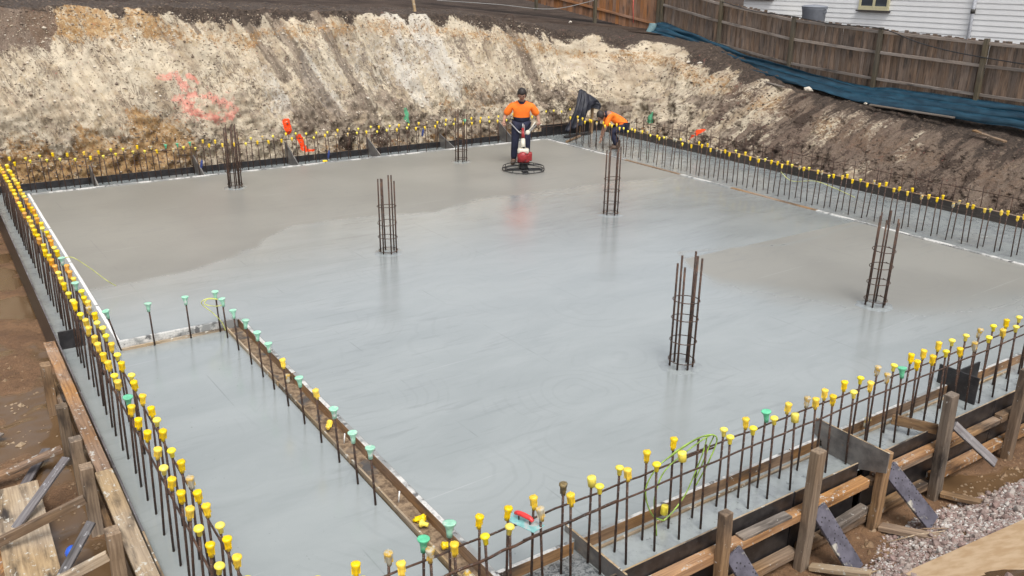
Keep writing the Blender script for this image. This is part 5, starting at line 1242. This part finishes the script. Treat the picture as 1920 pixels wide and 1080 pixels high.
# newer red-brown fence carrying on past the corner
F2 = empty('paling_fence', (21.3, 23, 2.5), 'red-brown paling fence beyond the corner post, farther up the bank', 'fence')
F2i = Vector((21.3, 23, 2.5))
def f2(k): return Vector((21.45 - .50 * k, 22.9 + 1.0 * k, 2.58 + .22 * k))
PM2 = []
for k in range(4):
    mb = MB(); mb.box(0, 1.75 + .03 * k, -.062, .062, -.009, .009); PM2.append(mb.mesh('paling', M['paling_red']))
dirv = Vector((-.50, 1.0, .22)); Ld = math.hypot(.5, 1.0); az = math.atan2(1.0, -.5)
n = int(9 * Ld / .128)
for k in range(n):
    p = f2(k * .128 / Ld) - F2i
    o = link('paling', PM2[k % 4], F2, p + Vector((.008 * (k % 2), 0, -.05)))
    o.rotation_euler = (Matrix.Rotation(az - math.pi / 2, 3, 'Z') @ Matrix.Rotation(-math.pi / 2, 3, 'Y')).to_euler()
for q in range(0, 5):
    p = f2(q * 2.1); timber('post', (p.x - .08, p.y - .04, p.z - .3), (p.x - .08, p.y - .04, p.z + 1.75), .10, .10, M['paling_post'], F2, upref=(0, 1, 0))
for q in range(0, 4):
    a, b = f2(q * 2.1), f2(q * 2.1 + 2.1)
    for hz in (.30, 1.45): timber('rail', (a.x - .05, a.y, a.z + hz), (b.x - .05, b.y, b.z + hz), .04, .08, M['paling_red'], F2)
mb = MB(); p = f2(.75); mb.tube([(p.x - .10, p.y, p.z + .15), (p.x - .12, p.y + .04, p.z + .7), (p.x - .10, p.y + .06, p.z + 1.3)], .012, 6)
tag(mb.build('tape_strip', m_plain('pink_tape', (.75, .12, .10), .5)), 'pink-red tape strip hanging on the red-brown fence', 'tape')
# black hose draped along the fence top
mb = MB(); mb.tube(smooth([(21.36, 20.0, fence_base(20) + 1.58), (21.34, 18.6, fence_base(18.6) + 1.53), (21.34, 17.2, fence_base(17.2) + 1.62), (21.34, 15.8, fence_base(15.8) + 1.55), (21.34, 14.35, fence_base(14.35) + 1.60), (21.34, 13.2, 2.93), (21.34, 12.0, 2.75), (21.34, 10, 2.6), (21.34, 8, 2.5)]), .014, 6)
tag(mb.build('hose', BLK), 'thin black hose draped along the top of the weathered fence', 'hose')

# ------------------------------------------------------------------ blue sheet along the foot of the fence
def sheet():
    n, m = 260, 22; vs = []
    for i in range(n + 1):
        y = 22.9 - i / n * 17.5
        zt = float(np.interp(y, [5, 11.85, 14.85, 18.7, 22.5, 23], [1.50, 1.60, 1.66, 2.12, 2.84, 2.88])); zb = float(np.interp(y, [5, 11.6, 14.57, 18.4, 22.1, 23], [1.22, 1.20, 1.24, 1.70, 2.42, 2.5]))
        for j in range(m + 1):
            v = j / m
            ph = v * 5.5 * math.pi
            amp = .055 + .03 * mnoise.noise(Vector((y * .5, v * 2, 3)))
            x = 21.38 - .52 * v - amp * math.sin(ph + 1.2 * mnoise.noise(Vector((y * .45, v * 1.2, 7)))) * (1 - .3 * v)
            z_ = zt + (zb - zt) * v + .05 * math.sin(ph * 1.0 + .8 + y * .6) + .035 * mnoise.noise(Vector((y * 1.5, v * 5, 1)))
            vs.append((x, y + .03 * mnoise.noise(Vector((y, v * 4, 9))), z_ + .07))
    w = m + 1; mb = MB(); mb.add(vs, [(i * w + j, (i + 1) * w + j, (i + 1) * w + j + 1, i * w + j + 1) for i in range(n) for j in range(m)], 0, True)
    t = NT('teal_blue_sheet'); co = t.coord(); k = t.noise(t.mapping(co, (2, .5, 2)), 5, 4)
    mat = t.out(t.mix(t.rng(k, .3, .7), (.006, .026, .045), (.014, .055, .088)), .27, t.bump(t.noise(co, 18, 4), .3, .01), spec=.5)
    o = mb.build('blue_sheet', mat); s_ = o.modifiers.new('s', 'SOLIDIFY'); s_.thickness = .006
    tag(o, 'rolled teal-blue plastic sheet running along the foot of the fence', 'plastic sheet')
sheet()
mb = MB(); mb.tube(smooth([(20.98, 22.9, 2.45), (21.02, 22.85, 2.62), (21.08, 22.8, 2.8), (21.1, 22.8, 2.92)]), [.12, .15, .15, .13] and .13, 14)
tag(mb.build('sheet_roll', m_plain('faded_teal', (.16, .26, .28), .6)), 'faded grey-teal bundle at the corner post of the fence', 'bundle')
for q, (a, b, l) in enumerate([((20.75, 11.6, 1.30), (20.72, 13.9, 1.33), 'grey plank lying along the lower edge of the blue sheet at right'), ((20.2, 10.0, 1.02), (20.45, 10.9, 1.12), 'short brown plank lying on the bank top at the right edge'),
                               ((20.55, 16.6, 1.50), (20.6, 18.1, 1.66), 'thin grey plank at the blue sheet, middle of the bank top')]):
    tag(timber('plank', a, b, .11, .035, M['timber_grey'] if q != 1 else M['timber'], bev=.004), l, 'plank')
stone_w = m_plain('pale_stone', (.55, .50, .42), .8, .25, 12, .6)
for q, (x, y, z_, s_, l) in enumerate([(20.55, 15.75, 1.53, .16, 'largest pale stone on the bank top beside the blue sheet'), (20.6, 13.95, 1.36, .07, 'small pale stone at the end of the grey plank'), (20.2, 19.6, 1.92, .12, 'flat pale stone on the dark bank top left of the sheet'),
                                      (20.0, 19.9, 1.95, .08, 'small pale stone next to the flat one on the bank top'), (18.2, 23.6, 2.97, .10, 'pale stone on the dark soil above the far corner'), (20.3, 22.0, 2.40, .07, 'pale pebble near the corner post of the fence')]):
    o = link('stone', rock_mesh('stone', stone_w, 40 + q, (1, .7, .45)), None, (x, y, z_), (0, .1, q)); o.scale = (s_, s_, s_); tag(o, l, 'stone', 'stones on the bank top')
# timber stake on the crest at the top of the photo
p0 = Vector((11.9, 22.5, 3.40)); tag(timber('stake', p0, p0 + Vector((-.1, .05, .75)), .07, .05, M['timber_pale'], bev=.003, upref=(0, 1, 0)), 'pale timber stake standing on the crest at the top edge', 'stake')
mb = MB(); mb.tube(smooth([(14.0, 25, 3.62), (16.0, 24.6, 3.50), (18.0, 24.4, 3.35), (20.2, 24.9, 3.6)]), .012, 6); tag(mb.build('rope', m_plain('grey_rope', (.25, .25, .24), .7)), 'slack grey rope across the dark soil behind the crest', 'rope')
mb = MB(); mb.tube(smooth([(14.7, 22.35, 3.12), (14.78, 22.2, 3.3), (14.9, 22.1, 3.28), (14.92, 22.1, 3.0), (14.8, 22.0, 2.8)]), .008, 6); tag(mb.build('wire_loop', M['rebar']), 'thin wire loop sticking from the crest above the rut', 'wire')

# ------------------------------------------------------------------ house behind the fence
H = empty('house', (25.2, 16, 1.6), 'white weatherboard house behind the weathered fence', 'house')
Hi = Vector((25.2, 16, 1.6)); WHM = m_plain('white_weatherboard', (.86, .86, .85), .55, .03, 3, .1)
mb = MB(); mb.box(0, .1, -10.5, 6.5, 0, 4.4); mb.build('wall', WHM, H)
bo = MB(); th = .017
vs = [(-.012, -10.55, 0), (-.012 - th, -10.55, 0), (-.012, -10.55, .15), (-.012, 6.55, 0), (-.012 - th, 6.55, 0), (-.012, 6.55, .15)]
bo.add(vs, [(0, 1, 4, 3), (1, 2, 5, 4), (0, 2, 1), (3, 4, 5), (2, 0, 3, 5)]); bme = bo.mesh('weatherboard', WHM)
for k in range(29): link('weatherboard', bme, H, (0, 0, .03 + k * .148))
WF = m_plain('cream_window_frame', (.62, .57, .36), .5, .05, 10, .1); GLM = m_plain('window_glass', (.05, .06, .07), .08, .1, 3, .0, spec=.8); SIL = m_plain('dark_sill', (.06, .05, .05), .6)
for q, (yc, z0, w) in enumerate([(17.25, 1.93, 1.05), (22.0, 2.15, 1.5), (10.5, 1.93, 1.05)]):
    y0 = yc - 16; mbf = MB()
    mbf.box(-.09, -.03, y0 - w / 2, y0 + w / 2, z0, z0 + .07); mbf.box(-.09, -.03, y0 - w / 2, y0 + w / 2, z0 + 1.1, z0 + 1.17)
    for yy in (-w / 2, -.035, w / 2 - .07): mbf.box(-.088, -.032, y0 + yy, y0 + yy + .07, z0 + .07, z0 + 1.1)
    wnd = mbf.build('window', WF, H)
    for sg_ in (-1, 1):
        ss = MB(); c_ = y0 + sg_ * w / 4
        for (a, b, c, e) in ((c_ - w / 4 + .05, c_ + w / 4 - .05, z0 + .075, z0 + .12), (c_ - w / 4 + .05, c_ + w / 4 - .05, z0 + 1.05, z0 + 1.095)): ss.box(-.08, -.045, a, b, c, e)
        ss.build('sash', WF, wnd)
        pn = MB(); pn.box(-.06, -.052, c_ - w / 4 + .04, c_ + w / 4 - .04, z0 + .10, z0 + 1.07); pn.build('pane', GLM, wnd)
    sl = MB(); sl.box(-.14, -.02, y0 - w / 2 - .05, y0 + w / 2 + .05, z0 - .045, z0 - .003); sl.build('sill', SIL, wnd)
mb = MB(); mb.tube([(-.10, -1.95, .2), (-.10, -1.95, 4.3)], .05, 12); dp = mb.build('downpipe', m_plain('pale_grey_pipe', (.60, .62, .66), .45), H)
mb = MB(); mb.lathe([(.062, -.06), (.062, .06)], 12, M=Matrix.Translation((-.10, -1.95, 2.02))); mb.build('pipe_joint', m_plain('dark_pipe_joint', (.06, .055, .05), .6), dp)
mb = MB(); mb.box(-.5, 4, -11, 7, 4.4, 4.5); mb.add([(-.5, -11, 4.5), (-.5, 7, 4.5), (2.5, 7, 5.9), (2.5, -11, 5.9), (5, -11, 4.5), (5, 7, 4.5)], [(0, 1, 2, 3), (3, 2, 5, 4), (0, 3, 4), (1, 5, 2)]); mb.build('roof', m_plain('grey_roof_iron', (.30, .31, .32), .5), H)
mb = MB(); mb.box(.1, 4.5, -10.5, 6.5, 0, 4.4); mb.build('rear_wall', WHM, H)
# grey bin showing above the palings
Bn = empty('bin', (23.6, 18.25, 2.28), 'round blue-grey plastic bin behind the weathered fence', 'bin'); BG = m_plain('blue_grey_plastic', (.20, .215, .245), .55, .08, 8, .1)
mb = MB(); mb.lathe([(.27, 0), (.30, .02), (.36, 1.22), (.385, 1.26), (.385, 1.30), (.36, 1.32)], 24); mb.build('body', BG, Bn)
mb = MB(); mb.lathe([(.395, 1.30), (.40, 1.33), (.36, 1.36), (.0, 1.40)], 24, closed_top=False); mb.build('lid', BG, Bn)
for sx in (-1, 1):
    mb = MB(); mb.tube(smooth([(.0, sx * .37, 1.14), (0, sx * .44, 1.16), (0, sx * .44, 1.26), (0, sx * .38, 1.28)]), .015, 6); mb.build('handle', BG, Bn)
bx = MB(); bx.box(-.25, .25, -.35, .35, 0, 1.5); tag(bx.build('cabinet', m_plain('cream_cabinet', (.48, .45, .34), .6), None, (24.7, 20.3, 1.6)), 'small cream box against the house wall behind the fence', 'box')

# ------------------------------------------------------------------ gravel and mud litter at bottom right
gp = empty('gravel_pile', (7.2, 3.3, -.5), 'pile of pinkish grey gravel spilling down in the bottom right corner', 'gravel pile'); gi = Vector((7.2, 3.3, -.5))
def mk_gravel():
    t = NT('gravel_stone'); r = t.rand(); a = t.attr('tint', 'Fac'); co = t.coord()
    k = t.math('FRACT', t.math('ADD', r, a))
    c = t.ramp(k, [(0, (.30, .20, .18)), (.25, (.36, .27, .24)), (.5, (.24, .17, .15)), (.72, (.40, .34, .30)), (.9, (.55, .52, .48)), (1, (.66, .64, .61))])
    n = t.noise(co, 25, 4, .7)
    return t.out(t.mix(t.rng(n, .35, .7, 0, .5), c, (.16, .12, .10)), .8, t.bump(n, .5, .006))
GRV = mk_gravel()
rr = random.Random(5); RM = []
for k in range(7):
    me = rock_mesh('stone', GRV, 100 + k, (1, rr.uniform(.7, .95), rr.uniform(.55, .8))); RM.append(me)
def fz1(x, y): return float(floor_z(np.array([x]), np.array([y]))[0])
rg_ = np.random.RandomState(5)
gx = rg_.uniform(5.2, 10.5, 60000); gy = rg_.uniform(1.6, 3.95, 60000)
ge = np.interp(gx, [5.3, 5.8, 6.3, 6.6, 7.0, 7.5, 8.0, 9, 12], [2.9, 3.55, 3.66, 3.70, 3.86, 3.90, 3.86, 3.7, 3.5]) - gy
gz_ = floor_z(gx, gy)
pc = (R @ np.stack([gx, gy, gz_ - CAMZ])); u_ = 960 + 1630 * pc[0] / pc[2]; v_ = 540 + 1630 * pc[1] / pc[2]
under = gy < 3.17 - .19 * (gx - 6.2)                       # covered by the plywood sheet
ok_ = (ge > 0) & (rg_.uniform(0, 1, 60000) < .35 + ge * 3) & (v_ < 1150) & (u_ < 2050) & ~(under & (gx > 6.15))
cand = list(zip(gx[ok_].tolist(), gy[ok_].tolist(), gz_[ok_].tolist()))
big = cand[:285]; small = cand[285:15000]
for x, y, zg in big:
    s_ = rr.choice((.022, .026, .032, .040)) * (1.35 if x > 7.2 and rr.random() < .25 else 1)
    o = link('stone', rr.choice(RM), gp, Vector((x, y, zg + s_ * .35 + .01)) - gi, (rr.uniform(0, 6), rr.uniform(0, 6), rr.uniform(0, 6))); o.scale = (s_, s_, s_)
pv, pf, tint = [], [], []
base = [[v.co.copy() for v in me.vertices] for me in RM]; fcs = [[tuple(p.vertices) for p in me.polygons] for me in RM]
bm0 = bmesh.new(); bmesh.ops.create_icosphere(bm0, subdivisions=1, radius=1); bm0.free()
ico = bmesh.new(); bmesh.ops.create_icosphere(ico, subdivisions=1, radius=1)
iv = [v.co.copy() for v in ico.verts]; fi = [tuple(v.index for v in f_.verts) for f_ in ico.faces]; ico.free()
for x, y, zg in small:
    s_ = rr.uniform(.010, .024) * (1.2 if x > 7 else .85); b = len(pv); ca = rr.uniform(0, 6); cc_, ss_ = math.cos(ca), math.sin(ca); z0 = zg + s_ * .3; tv = rr.random()
    sx_, sy_, sz_ = rr.uniform(.7, 1.2), rr.uniform(.6, 1.1), rr.uniform(.5, .9)
    bs = base[rr.randrange(7)]
    for v in bs:
        px_, py_, pz_ = v.x * s_ * sx_, v.y * s_ * sy_, v.z * s_ * sz_
        pv.append((x + px_ * cc_ - py_ * ss_, y + px_ * ss_ + py_ * cc_, z0 + pz_)); tint.append(tv)
    pf += [tuple(b + i for i in t_) for t_ in fcs[0]]
me = bpy.data.meshes.new('pebbles'); me.from_pydata([tuple(Vector(p) - gi) for p in pv], [], pf); me.materials.append(GRV)
me.attributes.new('tint', 'FLOAT', 'POINT').data.foreach_set('value', tint)
o = link('pebbles', me, gp); o['kind'] = 'stuff'
# tan sheet lying on the pile
def fzn(x, y): return Vector((x, y, fz1(x, y) + .05))
tan = NT('tan_board'); co_ = tan.coord(); nn = tan.noise(co_, 6, 5, .6)
TAN = tan.out(tan.mix(tan.rng(nn, .35, .65), (.50, .33, .18), (.62, .45, .28)), .8, tan.bump(nn, .2, .005))
mb = MB(); A_, B_ = Vector((6.35, 3.22, .0)), Vector((9.2, 2.75, .0)); za = fz1(6.35, 3.2) + .05
mb.box(0, 2.8, -2.4, 0, 0, .018)
tb = mb.build('plywood_sheet', TAN, None, (6.20, 3.19, -.35)); tb.rotation_euler = (math.radians(-31), math.radians(-6.5), math.radians(-10.5))
tag(tb, 'tan plywood sheet on the gravel in the bottom right corner', 'plywood sheet')
# splinters and sticks in the mud
for q, (a, b, l) in enumerate([((6.95, 3.78), (7.35, 3.45), 'long pale splinter lying in the mud beside the gravel'), ((7.25, 3.80), (7.42, 3.46), 'thin dark stick crossing the splinters in the mud'), ((5.95, 3.74), (6.12, 3.40), 'pale splinter lying near the speckled brace foot'), ((6.1, 3.5), (6.3, 3.42), 'short pale stick beside the gravel edge')]):
    mb = MB(); p, q_ = Vector((*a, fz1(*a) + .02)), Vector((*b, fz1(*b) + .03)); mb.tube([p, p.lerp(q_, .5) + Vector((0, 0, .02)), q_], [.004, .009, .005], 5); tag(mb.build('stick', M['timber_pale'] if q != 1 else M['timber']), l, 'stick', 'sticks in the mud')

# clods on the bank crest and toe
cv, cf = [], []; rq = random.Random(9); Xf, Yf, Zf = X.reshape(-1), Y.reshape(-1), Zb.reshape(-1); Tf = np.broadcast_to(trow[:, None], X.shape).reshape(-1)
idxs = [k for k in range(0, len(Xf)) if (Tf[k] > .93 or Tf[k] < .30 or (Xf[k] > 17.9 and Tf[k] > .1)) and Xf[k] > 0]
for k in rq.sample(idxs, min(9000, len(idxs))):
    s_ = rq.uniform(.01, .035) * (1.6 if rq.random() < .08 else 1); b = len(cv); bs = base[rq.randrange(7)]; ca = rq.uniform(0, 6); cc_, ss_ = math.cos(ca), math.sin(ca)
    for v in bs: cv.append((Xf[k] + (v.x * cc_ - v.y * ss_) * s_, Yf[k] + (v.x * ss_ + v.y * cc_) * s_, Zf[k] + v.z * s_ * .8))
    cf += [tuple(b + i for i in t_) for t_ in fcs[0]]
me = bpy.data.meshes.new('clods'); me.from_pydata(cv, [], cf); me.materials.append(mk_soil('clod_soil', (.075, .055, .043), (.20, .155, .12)))
tag(link('clods', me), 'loose dark clods and pebbles on the earth bank', 'clods', kind='stuff')
cv, cf, tv_ = [], [], []
idxs = [k for k in range(0, len(Xf)) if .05 < Tf[k] < .95 and 1 < Xf[k] < 18.2]
for k in rq.sample(idxs, min(11000, len(idxs))):
    s_ = rq.uniform(.010, .026) * (2.2 if rq.random() < .05 else 1); b = len(cv); ca = rq.uniform(0, 6); cc_, ss_ = math.cos(ca), math.sin(ca); tq = rq.random()
    for dx, dy, dz in ((1, 0, .1), (.1, 1, 0), (-1, .1, 0), (0, -1, .2), (.2, .1, .8), (0, .1, -.8)):
        cv.append((Xf[k] + (dx * cc_ - dy * ss_) * s_, Yf[k] + (dx * ss_ + dy * cc_) * s_, Zf[k] + dz * s_)); tv_.append(tq)
    cf += [tuple(b + i for i in t_) for t_ in ((0, 1, 4), (1, 2, 4), (2, 3, 4), (3, 0, 4), (1, 0, 5), (2, 1, 5), (3, 2, 5), (0, 3, 5))]
me = bpy.data.meshes.new('bank_stones'); me.from_pydata(cv, [], cf)
tc = NT('bank_stone'); me.materials.append(tc.out(tc.ramp(tc.attr('tint', 'Fac'), [(0, (.12, .09, .07)), (.4, (.26, .20, .145)), (.75, (.42, .35, .26)), (1, (.58, .53, .45))]), .9))
me.attributes.new('tint', 'FLOAT', 'POINT').data.foreach_set('value', tv_)
tag(link('bank_stones', me), 'small pale and brown stones embedded all over the cut earth face', 'stones', kind='stuff')
